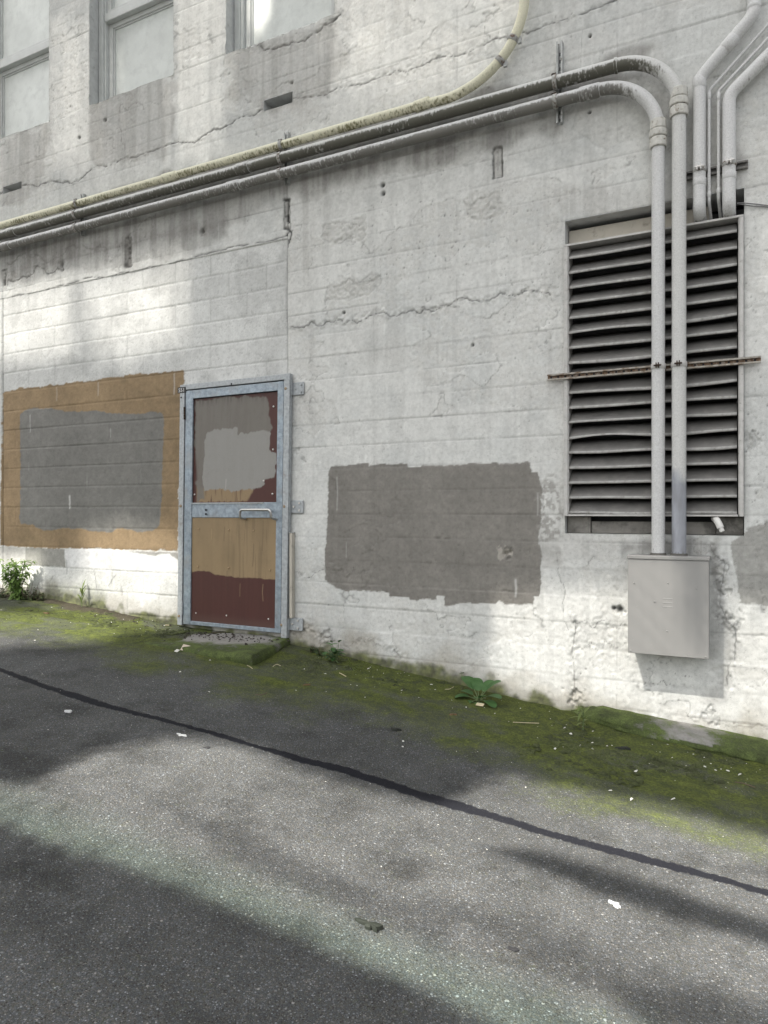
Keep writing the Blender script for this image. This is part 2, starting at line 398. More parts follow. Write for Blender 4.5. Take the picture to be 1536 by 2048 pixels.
def mat_asphalt():
    m, N, L, b = newmat('worn_chip_asphalt')
    g = N.new('ShaderNodeNewGeometry').outputs['Position']
    A = lambda n: nd(N, 'ShaderNodeAttribute', attribute_name=n).outputs['Fac']
    def vor(sc, feat='F1'):
        v = nd(N, 'ShaderNodeTexVoronoi', feature=feat); v.inputs['Scale'].default_value = sc; v.inputs['Randomness'].default_value = 1.0
        L.new(g, v.inputs['Vector']); return v
    va = vor(140); vb = vor(88); vc = vor(300)
    sa = N.new('ShaderNodeSeparateColor'); L.new(va.outputs['Color'], sa.inputs[0])
    sb = N.new('ShaderNodeSeparateColor'); L.new(vb.outputs['Color'], sb.inputs[0])
    sc_ = N.new('ShaderNodeSeparateColor'); L.new(vc.outputs['Color'], sc_.inputs[0])
    big = noise(N, L, g, 0.9, 4, 0.6); mid = noise(N, L, g, 6.0, 4, 0.6)
    # fine binder with stone chips showing through it here and there
    fb = noise(N, L, g, 330, 4, 0.7)
    base = mixc(N, L, rampn(N, L, fb, [(0.32, 0.0), (0.68, 1.0)]), (0.030, 0.031, 0.033), (0.112, 0.110, 0.106))
    base = mixc(N, L, rampn(N, L, sc_.outputs[2], [(0.80, 0.0), (0.86, 0.75)]), base, rampn(N, L, sc_.outputs[0], [(0.2, 0.09), (0.8, 0.15), (0.96, 0.28)]))
    ca = mathn(N, L, 'MULTIPLY', rampn(N, L, sa.outputs[0], [(0.66, 0.0), (0.72, 1.0)]), rampn(N, L, va.outputs['Distance'], [(0.36, 1.0), (0.50, 0.0)]))
    base = mixc(N, L, ca, base, rampn(N, L, sa.outputs[1], [(0.1, 0.085), (0.6, 0.12), (0.88, 0.17), (0.97, 0.28)]))
    cb = mathn(N, L, 'MULTIPLY', rampn(N, L, sb.outputs[0], [(0.76, 0.0), (0.80, 1.0)]), rampn(N, L, vb.outputs['Distance'], [(0.34, 1.0), (0.46, 0.0)]))
    base = mixc(N, L, cb, base, rampn(N, L, sb.outputs[1], [(0.1, 0.075), (0.6, 0.11), (0.9, 0.15), (0.98, 0.25)]))
    dk = mathn(N, L, 'MULTIPLY', rampn(N, L, sa.outputs[2], [(0.84, 0.0), (0.90, 1.0)]), rampn(N, L, va.outputs['Distance'], [(0.3, 0.8), (0.48, 0.0)]))
    base = mixc(N, L, dk, base, (0.022, 0.022, 0.024))
    wear = rampn(N, L, mathn(N, L, 'ADD', mathn(N, L, 'MULTIPLY', big, 0.65), mathn(N, L, 'MULTIPLY', mid, 0.35)), [(0.32, 0.72), (0.68, 1.22)])
    base = mixc(N, L, 1.0, base, wear, 'MULTIPLY')
    sto = rampn(N, L, noise(N, L, g, 2.3, 5, 0.65), [(0.34, 0.58), (0.49, 0.95), (0.60, 1.03), (0.74, 1.22)])
    base = mixc(N, L, 1.0, base, sto, 'MULTIPLY')
    tint = mixc(N, L, rampn(N, L, sa.outputs[2], [(0.3, 0.0), (0.8, 1.0)]), (0.87, 0.925, 0.975), (0.96, 0.945, 0.89))
    base = mixc(N, L, 1.0, base, tint, 'MULTIPLY')
    # moss
    fn = noise(N, L, g, 75, 4, 0.65); fm = noise(N, L, g, 14, 5, 0.65)
    mk = mathn(N, L, 'ADD', A('moss'), mathn(N, L, 'MULTIPLY_ADD', fn, 0.9, -0.45))
    mk = mathn(N, L, 'ADD', mk, mathn(N, L, 'MULTIPLY_ADD', fm, 0.6, -0.30))
    mk = rampn(N, L, mk, [(0.10, 0.0), (1.0, 0.95)])
    mcol = mixc(N, L, rampn(N, L, fm, [(0.3, 0.0), (0.7, 1.0)]), (0.045, 0.057, 0.016), (0.100, 0.119, 0.027))
    mcol = mixc(N, L, 1.0, mcol, rampn(N, L, fn, [(0.3, 0.45), (0.65, 1.35)]), 'MULTIPLY')
    col = mixc(N, L, mk, base, mcol)
    # dark humus collected at the wall foot
    sk = rampn(N, L, mathn(N, L, 'ADD', A('soil'), mathn(N, L, 'MULTIPLY_ADD', fn, 0.8, -0.4)), [(0.45, 0.0), (0.75, 0.9)])
    scol = mixc(N, L, fn, (0.02, 0.017, 0.013), (0.10, 0.085, 0.065))
    col = mixc(N, L, sk, col, scol)
    # poured tar seam
    sd = mathn(N, L, 'ADD', A('seam'), mathn(N, L, 'MULTIPLY_ADD', noise(N, L, g, 24, 6, 0.75), 0.060, -0.030))
    tk = rampn(N, L, mathn(N, L, 'MULTIPLY_ADD', sd, 10.0, 0.5), [(0.46, 1.0), (0.54, 0.0)])
    th = rampn(N, L, noise(N, L, g, 60, 4, 0.7), [(0.62, 0.0), (0.70, 0.35)])
    tcol = mixc(N, L, th, (0.009, 0.0095, 0.013), base)
    col = mixc(N, L, mathn(N, L, 'MULTIPLY', tk, 0.97), col, tcol)
    L.new(col, b.inputs['Base Color'])
    b.inputs['Roughness'].default_value = 0.88
    b.inputs['Specular IOR Level'].default_value = 0.12
    h = mathn(N, L, 'MULTIPLY_ADD', va.outputs['Distance'], -0.7, mathn(N, L, 'MULTIPLY', sa.outputs[1], 0.5))
    h = mathn(N, L, 'ADD', h, mathn(N, L, 'MULTIPLY', vb.outputs['Distance'], -0.5))
    h = mathn(N, L, 'ADD', h, mathn(N, L, 'MULTIPLY_ADD', fb, 0.9, mathn(N, L, 'MULTIPLY', fn, 0.6)))
    h = mathn(N, L, 'MULTIPLY', h, mathn(N, L, 'MULTIPLY_ADD', tk, -0.75, 1.0))
    bump(N, L, h, b, 0.7, 0.006)
    return m
M['asphalt'] = mat_asphalt()
ground = grid_object('ground', np.stack([gx, gy, gz], -1), gf, M['asphalt'], None,
                     {'moss': moss * near, 'soil': soil * near, 'seam': np.clip(seam_d - seam_w, -0.2, 0.2)})
tag(ground, 'worn asphalt alley with moss along the wall foot and a dark tar seam', kind='structure')

# ================================================================== BUILDING WALL
wall_root = thing('concrete_building', 'pale painted concrete building wall with boarded marks, block infill and windows above', 'building')
I_X0, I_X1, I_Z1 = -7.104, -3.437, 2.262            # block infill panel
SILL = 3.985
W1 = (-7.50, -6.372, SILL, 7.4); W2 = (-5.782, -4.69, SILL, 7.4); W3 = (-4.08, -2.986, SILL, 7.4)
VA = (W(527,200)[0], W(585,190)[0], W(530,222)[1], W(527,200)[1] - 0.005)
VB = (W(6,388)[0], W(43,378)[0], W(6,388)[1], W(6,374)[1])
LO = (-1.142, -0.050, -0.148, 1.982)                 # louvre opening
OPEN = [W1, W2, W3, VA, VB, LO]

def px_spacing():
    xs = []; x = -95.0
    while x < 1660:
        xs.append(W(x, 0)[0]); x += 1.75
    return np.array(xs)
wx = px_spacing(); wz = np.arange(-2.0, 6.0, 0.0088)
wx = np.concatenate([np.linspace(-40, wx[0] - 0.3, 30), wx, np.linspace(wx[-1] + 0.2, 40, 30)])
wz = np.concatenate([np.array([-5.0, -3.0]), wz, np.linspace(6.3, 11, 8)])
def snap(a, v):
    a[np.argmin(np.abs(a - v))] = v
for (x0, x1, z0, z1) in OPEN:
    for v in (x0, x1): snap(wx, v)
    for v in (z0, z1): snap(wz, v)
for v in (I_X0, I_X1): snap(wx, v)
snap(wz, I_Z1)
X, Z = np.meshgrid(wx, wz); wshape = X.shape; X = X.ravel(); Z = Z.ravel()
PX, PY = project(X, 0 * X, Z)
N_ = len(X)
rs = np.random.RandomState(11)
def wp(pts): return [W(*p) for p in pts]
infill = (X >= I_X0 - 1e-4) & (X <= I_X1 + 1e-4) & (Z <= I_Z1 + 1e-4)
inf = infill.astype(np.float32)

PAINT = np.array([0.607, 0.608, 0.582]); PAINT2 = np.array([0.555, 0.562, 0.542]); EXPO = np.array([0.40, 0.395, 0.37])
n_lo = fbm(X, Z, 0.7, o=3, seed=1); n_md = fbm(X, Z, 4.5, o=4, seed=2); n_hi = fbm(X, Z, 26, o=3, seed=3)
n_vh = fbm(X, Z, 75, o=2, seed=4)
streak = fbm(X, Z, 16, 0.9, o=4, seed=5); streak2 = fbm(X, Z, 38, 2.2, o=3, seed=6)
col = np.repeat(PAINT[None, :], N_, 0).astype(np.float32)
col = mix3(col, PAINT2, sst(0.35, 0.75, n_lo * 0.6 + n_md * 0.4))
h = 0.0009 * (n_md - 0.5)

# --- board marked concrete
conc = 1 - inf
bq = (Z + 0.02 + 0.006 * (fbm(X, Z, 0.9, 0.4, o=2, seed=7) - 0.5)) / 0.182
bi = np.round(bq).astype(int); bd = np.abs(bq - bi) * 0.182
band = np.floor(bq).astype(int)
rb = np.random.RandomState(21).rand(400)
h = h + conc * (0.0030 * (rb[(band + 100) % 400] - 0.5))
tone = 1 + 0.05 * (rb[(band * 7 + 31) % 400] - 0.5)
pres = sst(0.36, 0.66, vnoise(X * 1.3, bi * 5.7, 31) * 0.55 + vnoise(X * 6.0, bi * 3.3, 32) * 0.45)
pres2 = sst(0.55, 0.75, vnoise(X * 2.1, bi * 4.1, 33) * 0.6 + vnoise(X * 11.0, bi * 3.3, 34) * 0.4)
wob = 0.006 * (fbm(X, Z * 0 + bi * 3.1, 22, 1.0, o=3, seed=35) - 0.5) * pres2
lw = np.exp(-((bd + wob) / 0.0045) ** 2)
h = h - conc * lw * (0.0008 + 0.0022 * pres)
col = col * (1 - (conc * lw * (0.04 + 0.22 * pres + 0.14 * pres2))[:, None]) * (1 + (tone - 1) * conc)[:, None]
# vertical shutter joints
for jx in (-2.62, -1.93, -5.55, -0.8, -6.2):
    k0 = rs.randint(-4, 10)
    d = np.abs(X - jx - 0.004 * (fbm(Z, Z * 0, 5, 1, o=2, seed=41) - 0.5))
    on = vnoise(np.full(N_, jx * 9.0), bi * 1.7, 42) > 0.62
    col = col * (1 - (conc * np.exp(-(d / 0.004) ** 2) * on * 0.22)[:, None])

# --- skim coat that has come away in patches: rough concrete shows
pk = fbm(X, Z, 1.5, 2.4, o=5, seed=51)
zone_r = sst(-0.6, 0.25, X) * 0.10 + sst(0.1, -0.9, Z) * sst(-2.6, -1.0, X) * 0.10 + sst(3.1, 3.5, Z) * 0.03
pk = pk + zone_r
peel = sst(0.645, 0.675, pk) * conc
edge = np.exp(-((pk - 0.66) / 0.009) ** 2) * conc * sst(0.45, 0.62, fbm(X, Z, 6, o=2, seed=52))
rough_n = fbm(X, Z, 48, o=3, seed=53); rough_m = fbm(X, Z, 20, o=3, seed=54)
h = h - 0.0022 * peel + peel * (0.0019 * (rough_n - 0.5) + 0.0010 * (rough_m - 0.5))
col = mix3(col, EXPO * 1.2, peel * 0.42 * sst(0.3, 0.7, n_hi))
col = col * (1 - 0.36 * edge)[:, None]; h = h - 0.002 * edge
# patches as in the photo
for k, (pts, amt) in enumerate([
    ([(646,455),(668,440),(690,442),(735,432),(728,470),(715,482),(690,480),(665,490),(648,478)], 1.0),
    ([(925,398),(935,388),(975,382),(1000,390),(1008,420),(990,436),(930,440)], .9),
    ([(655,572),(690,560),(720,562),(745,545),(765,560),(740,590),(690,600),(650,600)], .8),
    ([(880,300),(930,285),(985,290),(960,320),(890,335),(840,345),(760,350)], .7),
    ([(1160,160),(1300,120),(1340,200),(1310,260),(1210,300),(1150,260)], .5)]):
    sd = poly_sdf(X, Z, wp(pts)) + 0.035 * (fbm(X, Z, 14, o=3, seed=60 + k) - 0.5)
    f = sst(0.006, -0.006, sd); e = np.exp(-(sd / 0.006) ** 2)
    h = h - amt * (0.0025 * f - f * 0.007 * (rough_n - 0.5) + 0.002 * e)
    col = mix3(col, EXPO * 1.15, f * amt * 0.5); col = col * (1 - 0.30 * amt * e * sst(0.35, 0.6, n_md))[:, None]

# --- cracks and cold joints
def crack(pts, w, dep, dark, seed, amp=0.06, lip=0.0, it=4):
    global h, col
    p = jag(wp(pts), min(.2, amp * 2.2), seed, it + 1); d = line_dist(X, Z, p); w = w * .66; dep = dep * .5; dark = min(.9, dark * 1.08)
    ww = w * (0.25 + 1.5 * np.clip(fbm(X, Z, 11, o=3, seed=70 + seed), 0.05, 1))
    g = np.exp(-(d / ww) ** 2); h = h - dep * g
    col = col * (1 - dark * g)[:, None]
    if lip:
        ragged = np.exp(-(d / (0.035)) ** 2) * lip
        h = h + ragged * 0.010 * (rough_n - 0.5); col = col * (1 - 0.16 * ragged * sst(0.4, 0.7, rough_m))[:, None]
crack([(-60,392),(45,372),(105,362),(185,335),(250,316),(350,286),(425,260),(500,232),(525,218)], .0075, .010, .72, 1, .03, 0.8)
crack([(585,197),(650,189),(710,170),(768,151),(860,122),(968,90),(1018,75),(1093,49),(1218,5),(1330,-40)], .006, .008, .62, 2, .025, 0.7)
crack([(500,93),(520,90),(541,98),(565,92),(590,85),(615,75),(640,62),(660,45),(680,28)], .009, .014, .75, 3, .05, 1.0)
crack([(583,653),(662,645),(700,640),(730,638),(771,626),(794,632),(824,621),(870,621),(900,609),(938,600),(968,602),(1013,589),(1051,581),(1100,590)], .0065, .009, .62, 4, .06, 1.0)
crack([(15,562),(39,557),(64,549),(92,545),(117,537)], .008, .010, .72, 5, .09, 1.0)
crack([(15,527),(66,515),(120,512),(180,498),(250,490)], .006, .006, .5, 6, .08, 0.9)
crack([(0,598),(100,577),(200,555),(300,533),(390,514),(450,499),(455,496),(520,485),(574,470)], .007, .010, .66, 7, .012, 0.3)
crack([(574,470),(585,462),(580,480),(575,495)], .008, .010, .7, 8, .1, 0.6)
crack([(1113,1105),(1118,1150),(1128,1175),(1126,1215),(1137,1260)], .003, .003, .5, 9, .1)
crack([(1146,1235),(1152,1260),(1148,1330),(1144,1400)], .005, .006, .5, 10, .08, 1.0)
crack([(1146,1245),(1170,1240),(1200,1243),(1235,1255),(1250,1245)], .004, .004, .5, 11, .12, 0.6)
crack([(1155,1295),(1185,1297),(1210,1282),(1250,1285)], .0035, .004, .4, 12, .12, 0.6)
crack([(1285,1370),(1300,1366),(1345,1367)], .003, .004, .6, 13, .12)
crack([(1340,1340),(1355,1352),(1385,1352)], .003, .004, .6, 14, .14)
crack([(235,193),(240,210),(237,250),(250,290),(252,330)], .004, .004, .45, 15, .09)
crack([(240,212),(270,205),(300,212),(330,190)], .004, .004, .4, 16, .12)
crack([(583,1145),(640,1141),(700,1150)], .004, .004, .5, 17, .05, .5)
crack([(590,1262),(640,1275),(700,1292),(800,1312)], .004, .004, .4, 18, .08, 1.0)
crack([(1420,1090),(1450,1130),(1440,1210),(1470,1260),(1455,1370)], .005, .005, .5, 19, .12, 1.0)
crack([(1085,255),(1150,210),(1165,60)], .0025, .002, .25, 20, .03)

for q_ in ([(256,472),(253,488),(255,505),(252,530)], [(258,480),(259,500),(257,531)], [(250,531),(257,534),(263,531)], [(575,402),(573,420),(576,440)], [(569,457),(578,460),(583,468),(578,486)], [(568,399),(579,398)], [(989,294),(1000,293),(1004,297)], [(1003,298),(1003,352)], [(988,298),(987,355)]):
    crack(q_, .026 if q_[0][0] < 300 else .015 if q_[0][0] < 600 else .007, .02, .8, 30 + q_[0][0] % 7, .05)
# --- bug holes
def pits(n, x0, x1, y0, y1, smin, smax, dark, seed):
    global h, col
    r = np.random.RandomState(seed)
    for k in range(int(n * .75)):
        cx, cz = W(r.uniform(x0, x1), r.uniform(y0, y1)); s = r.uniform(smin, smax) * (0.35 + .8 * r.rand() ** 2)
        i0 = np.searchsorted(wx, cx - 3*s); i1 = np.searchsorted(wx, cx + 3*s); j0 = np.searchsorted(wz, cz - 3*s); j1 = np.searchsorted(wz, cz + 3*s)
        if i1 <= i0 or j1 <= j0: continue
        ii = (np.arange(j0, j1)[:, None] * len(wx) + np.arange(i0, i1)[None, :]).ravel()
        g = np.exp(-(((X[ii] - cx) / s) ** 2 + ((Z[ii] - cz) / (s * r.uniform(.6, 1.2))) ** 2))
        h[ii] -= 0.006 * g; col[ii] *= (1 - dark * g)[:, None]
pits(170, 740, 940, 400, 560, .004, .007, .6, 1)
pits(200, 600, 1120, 300, 900, .003, .006, .5, 2)
pits(160, 1000, 1120, 380, 640, .003, .006, .5, 3)
pits(200, 100, 185, 60, 260, .005, .008, .5, 4)
pits(150, 185, 1300, 0, 250, .004, .008, .5, 5)
pits(120, 1490, 1536, 400, 1100, .003, .006, .5, 6)
pits(160, 600, 1120, 900, 1380, .003, .006, .55, 7)
pits(120, 1080, 1536, 1180, 1450, .003, .007, .55, 8)
pits(120, 0, 1100, 250, 520, .004, .008, .4, 9)
for (x, y, s) in [(765,370,.017),(766,387,.016),(210,240,.018),(158,275,.016),(1011,1108,.014),(1020,1104,.012),(945,690,.010),(1240,1219,.02),(1228,1217,.014),(1180,72,.010),(1180,224,.010),(687,625,.012),(583,165,.012),(404,462,.02),(122,530,.022),(124,540,.015),(1004,325,.008)]:
    cx, cz = W(x, y); g = np.exp(-(((X - cx) / s) ** 2 + ((Z - cz) / s) ** 2) ** 1.5)
    h = h - 0.028 * g; col = col * (1 - 0.85 * g)[:, None]
# ragged spalls
for (x, y, s, sd_) in [(1012,1106,.05,1),(124,532,.06,2),(404,462,.04,3),(1238,1219,.035,4),(1460,1240,.06,5),(1445,1180,.05,6),(1150,1395,.07,7),(1420,1430,.06,8),(1495,880,.07,9),(595,1265,.07,10),(650,1275,.06,11),(593,900,.03,12),(605,918,.03,13)]:
    cx, cz = W(x, y); d = np.hypot(X - cx, (Z - cz)) / s + 0.9 * (fbm(X, Z, 30, o=3, seed=200 + sd_) - 0.5)
    g = sst(1.0, 0.75, d); e = np.exp(-((d - 0.9) / 0.12) ** 2)
    h = h - 0.008 * g + g * 0.012 * (rough_n - 0.5); col = col * (1 - 0.22 * g * sst(.4, .6, rough_n) - 0.3 * e * sst(.45, .6, rough_m))[:, None]

# --- chased slots where old fixings were cut out
for (x0, y0, x1, y1, k) in [(250,474,262,532,0),(568,398,580,458,1),(986,293,1004,356,2),(4,538,13,580,3)]:
    a = W(x0, y1); b = W(x1, y0)
    sd = poly_sdf(X, Z, [(a[0], a[1]), (b[0], a[1]), (b[0], b[1]), (a[0], b[1])]) + 0.010 * (fbm(X, Z, 30, o=3, seed=90 + k) - 0.5)
    f = sst(.003, -.003, sd); e = np.exp(-(sd / .005) ** 2)
    h = h - 0.012 * f - 0.004 * e
    col = mix3(col, np.array([.50, .49, .46]), f * 0.6); col = col * (1 - 0.6 * e)[:, None]
    d2 = poly_sdf(X, Z, [(a[0]*.72+b[0]*.28, a[1]*.75+b[1]*.25), (a[0]*.4+b[0]*.6, a[1]*.75+b[1]*.25), (a[0]*.35+b[0]*.65, b[1]-.02), (a[0]*.6+b[0]*.4, b[1]-.02)]) + 0.03 * (fbm(X, Z, 35, o=2, seed=95 + k) - 0.5)
    g = sst(.002, -.006, d2) * (0.25 if k == 2 else 1.0); h = h - 0.02 * g; col = col * (1 - 0.85 * g)[:, None]

# --- concrete block infill
bz = 10.235 - Z / 0.2032
bz = bz + 0.02 * (fbm(X, Z, 1.2, .8, o=2, seed=100) - 0.5)
row = np.floor(bz + 0.0).astype(int); dz_ = np.abs(bz - np.round(bz)) * 0.2032
jx0 = W(55.3, 0)[0]
bxn = (X - jx0) / 0.4064 + np.where(row % 2 == 0, 0.5, 0.0) + 0.02 * (rb[(row * 3 + 50) % 400] - .5)
dx_ = np.abs(bxn - np.round(bxn)) * 0.4064
blk = (np.floor(bxn).astype(int) * 37 + row * 101) % 400
gv = np.exp(-(dz_ / 0.0055) ** 2); gvx = np.exp(-(dx_ / 0.006) ** 2) * (0.35 + 0.65 * rb[(np.round(bxn).astype(int) * 13 + row * 29) % 400])
grv = np.maximum(gv, gvx) * inf
h = np.where(infill, -0.007 + 0.0016 * (rb[blk] - .5) * 2 + 0.0012 * (n_hi - .5), h)
h = h - grv * 0.0055
bcol = np.repeat(np.array([0.59, 0.594, 0.574])[None, :], N_, 0)
bcol = bcol * (1 + 0.09 * (rb[(blk * 3) % 400] - .5) + 0.10 * (n_md - .5))[:, None]
pore = sst(0.66, 0.80, n_vh * 0.5 + fbm(X, Z, 110, o=2, seed=101) * 0.5)
bcol = bcol * (1 - 0.20 * pore)[:, None]; h = h - inf * 0.0015 * pore
side = np.where((bz - np.round(bz)) > 0, 1.0, 0.0)
bcol = bcol * (1 - 0.16 * gv * (0.4 + 0.6 * sst(.4, .7, n_md)) - 0.16 * gvx)[:, None]
dirt_b = sst(0.5, 0.78, fbm(X, Z, 2.1, o=4, seed=102) + 0.10 * sst(1.5, 2.2, Z))
bcol = bcol * (1 - 0.15 * dirt_b)[:, None]
col = np.where(infill[:, None], bcol, col)
# joint round the panel
for jd in (np.abs(X - I_X1) + np.where(Z > 2.75, 9, 0), np.abs(X - I_X0) + np.where(Z > 2.35, 9, 0)):
    g = np.exp(-(jd / 0.006) ** 2); h = h - 0.006 * g; col = col * (1 - 0.30 * g)[:, None]

# --- grime: rain streaks under sills, soot above and between the pipes, damp at the foot
def stain(pts, feather, amt, colr, seed, st=0.6):
    global col
    sd = poly_sdf(X, Z, wp(pts), 1.0) + 0.10 * (fbm(X, Z, 5, o=3, seed=seed) - .5)
    f = sst(feather, -feather, sd) * amt * .72 * (1 - st + st * sst(.30, .72, streak * .6 + streak2 * .4))
    col = mix3(col, np.array(colr), np.clip(f, 0, 1))
DIRT = (0.30, 0.285, 0.262); DIRT2 = (0.20, 0.19, 0.175)
stain([(0,278),(95,246),(95,330),(60,400),(0,410)], .035, .68, DIRT, 111, .4)
stain([(178,210),(348,152),(350,250),(330,310),(180,330)], .035, .68, DIRT, 112, .4)
stain([(450,112),(668,32),(690,110),(640,190),(560,230),(460,190)], .04, .68, DIRT, 113, .4)
stain([(560,180),(600,175),(640,230),(560,250)], .08, .45, DIRT, 114)
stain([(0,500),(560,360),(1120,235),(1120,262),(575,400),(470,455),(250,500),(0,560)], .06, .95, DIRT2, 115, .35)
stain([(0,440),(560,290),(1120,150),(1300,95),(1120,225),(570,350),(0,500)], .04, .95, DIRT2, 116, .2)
stain([(60,505),(250,470),(450,440),(470,480),(300,520),(120,550),(10,565)], .05, .7, DIRT2, 117, .4)
stain([(1190,150),(1320,100),(1375,190),(1375,400),(1340,400),(1330,260),(1300,180)], .06, .45, DIRT, 118, .5)
stain([(1370,190),(1480,190),(1490,370),(1380,400)], .06, .55, DIRT2, 119, .5)
stain([(1240,1085),(1430,1085),(1445,1130),(1430,1200),(1415,1110),(1255,1106),(1235,1140)], .035, .85, (.12, .115, .105), 120, .4)
stain([(1415,1110),(1440,1120),(1440,1200),(1420,1400),(1460,1300),(1455,1400),(1415,1400)], .05, .45, DIRT2, 121, .5)
stain([(1115,380),(1300,390),(1300,412),(1130,440),(1110,430)], .04, .45, DIRT, 122, .6)
stain([(1095,420),(1132,440),(1130,1060),(1105,1060)], .03, .35, DIRT, 123, .7)
stain([(590,760),(620,790),(640,830),(590,840)], .05, .28, DIRT, 124, .5)
stain([(595,330),(650,330),(640,520),(600,640),(580,640)], .10, .30, DIRT, 125, .7)
stain([(600,640),(800,640),(860,700),(760,730),(600,730)], .10, .2, DIRT, 126, .7)
stain([(585,1240),(720,1260),(700,1310),(590,1290)], .06, .5, DIRT2, 127, .3)
stain([(1080,1040),(1200,1070),(1240,1100),(1200,1130),(1090,1110)], .07, .45, DIRT, 128, .3)
g = sst(.55, .9, streak) * .07 * (1 - inf * .6)
col = col * (1 - g)[:, None]
soft = sst(.45, .8, fbm(X, Z, 3.0, 1.6, o=4, seed=130)) * 0.06
col = col * (1 - soft)[:, None]

# --- painted out rectangles
def paint(pts, colr, rough_e, seed, amt=1.0, var=.05, brush=0.0):
    global col
    sd = poly_sdf(X, Z, wp(pts)) + rough_e * (fbm(X, Z, 20, o=4, seed=seed) - .5)
    if brush: sd = sd + brush * (fbm(X, Z, 3, 90, o=2, seed=seed + 1) - .5)
    f = sst(.005, -.005, sd) * amt
    pit_keep = np.clip(col.mean(1) / 0.56, 0.35, 1.06)
    lap = vnoise(X / .21 + .15 * fbm(Z, Z * 0, 2, 1, o=2, seed=seed + 5), Z * .35, seed + 3) * .6 + vnoise(X * .4, Z / .17, seed + 4) * .4
    c = np.array(colr)[None, :] * (1 + .09 * (sst(.35, .65, lap) - .5) + var * (n_md - .5) * 2 + 0.06 * (n_hi - .5))[:, None] * (0.55 + 0.45 * pit_keep)[:, None]
    col = mix3(col, c, f)
z3 = lambda L: [(x / 4.151, 740 + y / 4.151) for x, y in L]
z4 = lambda L: [(x / 4.151, 960 + y / 4.151) for x, y in L]
z2 = lambda L: [(560 + x / 2.648, 800 + y / 2.648) for x, y in L]
TAN = (0.262, 0.190, 0.112); GREY = (0.245, 0.240, 0.222); PATCH = (0.205, 0.194, 0.175)
tan_poly = z3([(20,185),(110,165),(150,148),(230,150),(330,140),(420,122),(520,122),(540,108),(730,95),(860,68),(1000,60),(1090,32),(1230,35),(1290,22),(1420,12),(1470,0),(1520,-10),(1520,110),(1500,130),(1500,996)]) + z4([(1480,30),(1475,590),(1300,583),(1030,582),(860,572),(560,566),(535,575),(200,556),(0,548),(5,60)])
paint(tan_poly, TAN, .016, 140, 1.0, .06, .006)
paint(z3([(160,400),(165,365),(200,330),(270,315),(400,315),(470,325),(520,340),(600,348),(700,342),(780,335),(820,345),(870,350),(920,365),(1000,360),(1100,370),(1200,360),(1230,350),(1300,345),(1345,365),(1358,400),(1350,600),(1340,996)]) + z4([(1345,30),(1340,100),(1330,250),(1325,370),(1300,400),(1240,430),(1120,425),(1040,405),(960,405),(930,435),(780,430),(700,410),(620,405),(520,400),(430,420),(340,410),(290,395),(270,370),(170,365),(155,340),(165,200),(165,50)]), GREY, .014, 142)
paint(z4([(205,560),(535,575),(528,620),(540,680),(535,722),(205,705)]), (0.30, 0.295, 0.27), .01, 143)
paint(z4([(-40,552),(205,560),(205,705),(-40,690)]), (0.42, 0.415, 0.39), .008, 144)
paint(z4([(1065,590),(1475,600),(1475,665),(1430,640),(1400,610),(1330,610),(1290,630),(1200,620),(1150,605),(1070,610)]), (0.29, 0.285, 0.265), .012, 145)
paint(z4([(535,575),(860,575),(1065,592),(1150,607),(1290,632),(1400,612),(1475,665),(1475,775),(545,728)]), (0.63, 0.63, 0.625), .012, 146)
big = z2([(270,352),(400,345),(468,335),(470,348),(555,338),(560,348),(675,333),(680,352),(745,350),(748,342),(915,345),(920,350),(1000,335),(1150,333),(1160,340),(1310,328),(1322,335),(1335,380),(1365,382),(1380,430),(1388,480),(1380,640),(1365,750),(1385,830),(1380,930),(1375,1040),(1350,1045),(1340,1085),(1200,1085),(1160,1070),(1050,1080),(1010,1070),(870,1093),(868,1045),(835,1042),(830,1060),(690,1058),(680,1045),(580,1040),(578,1020),(480,1010),(370,1005),(365,1015),(270,985),(240,950),(235,900),(245,700),(255,500),(262,380)])
paint(big, PATCH, .014, 147, 1.0, .05, .006)
# scuffed roller ends on the right of the big patch
sm = poly_sdf(X, Z, wp(z2([(1375,430),(1480,435),(1492,480),(1485,700),(1425,760),(1370,770)]))) + .05 * (fbm(X, Z, 12, o=4, seed=150) - .5)
f = sst(.03, -.03, sm) * sst(.38, .62, fbm(X, Z, 42, o=3, seed=151) * .7 + streak2 * .3) * .75
col = mix3(col, np.array([.27, .26, .24]), f)
for pts, a_ in [([(1398,402),(1450,392),(1455,412),(1400,424)], .75), ([(1385,800),(1480,815),(1490,870),(1400,880)], .35), ([(1385,760),(1470,770),(1480,800),(1390,800)], .3)]:
    sd = poly_sdf(X, Z, wp(z2(pts))) + .03 * (fbm(X, Z, 8, 50, o=3, seed=152) - .5)
    col = mix3(col, np.array([.27, .26, .24]), sst(.012, -.012, sd) * a_)
paint([(1492,1055),(1536,1040),(1680,1040),(1680,1222),(1530,1212),(1480,1205),(1475,1150),(1466,1085)], (0.26, 0.255, 0.235), .03, 153, .8)
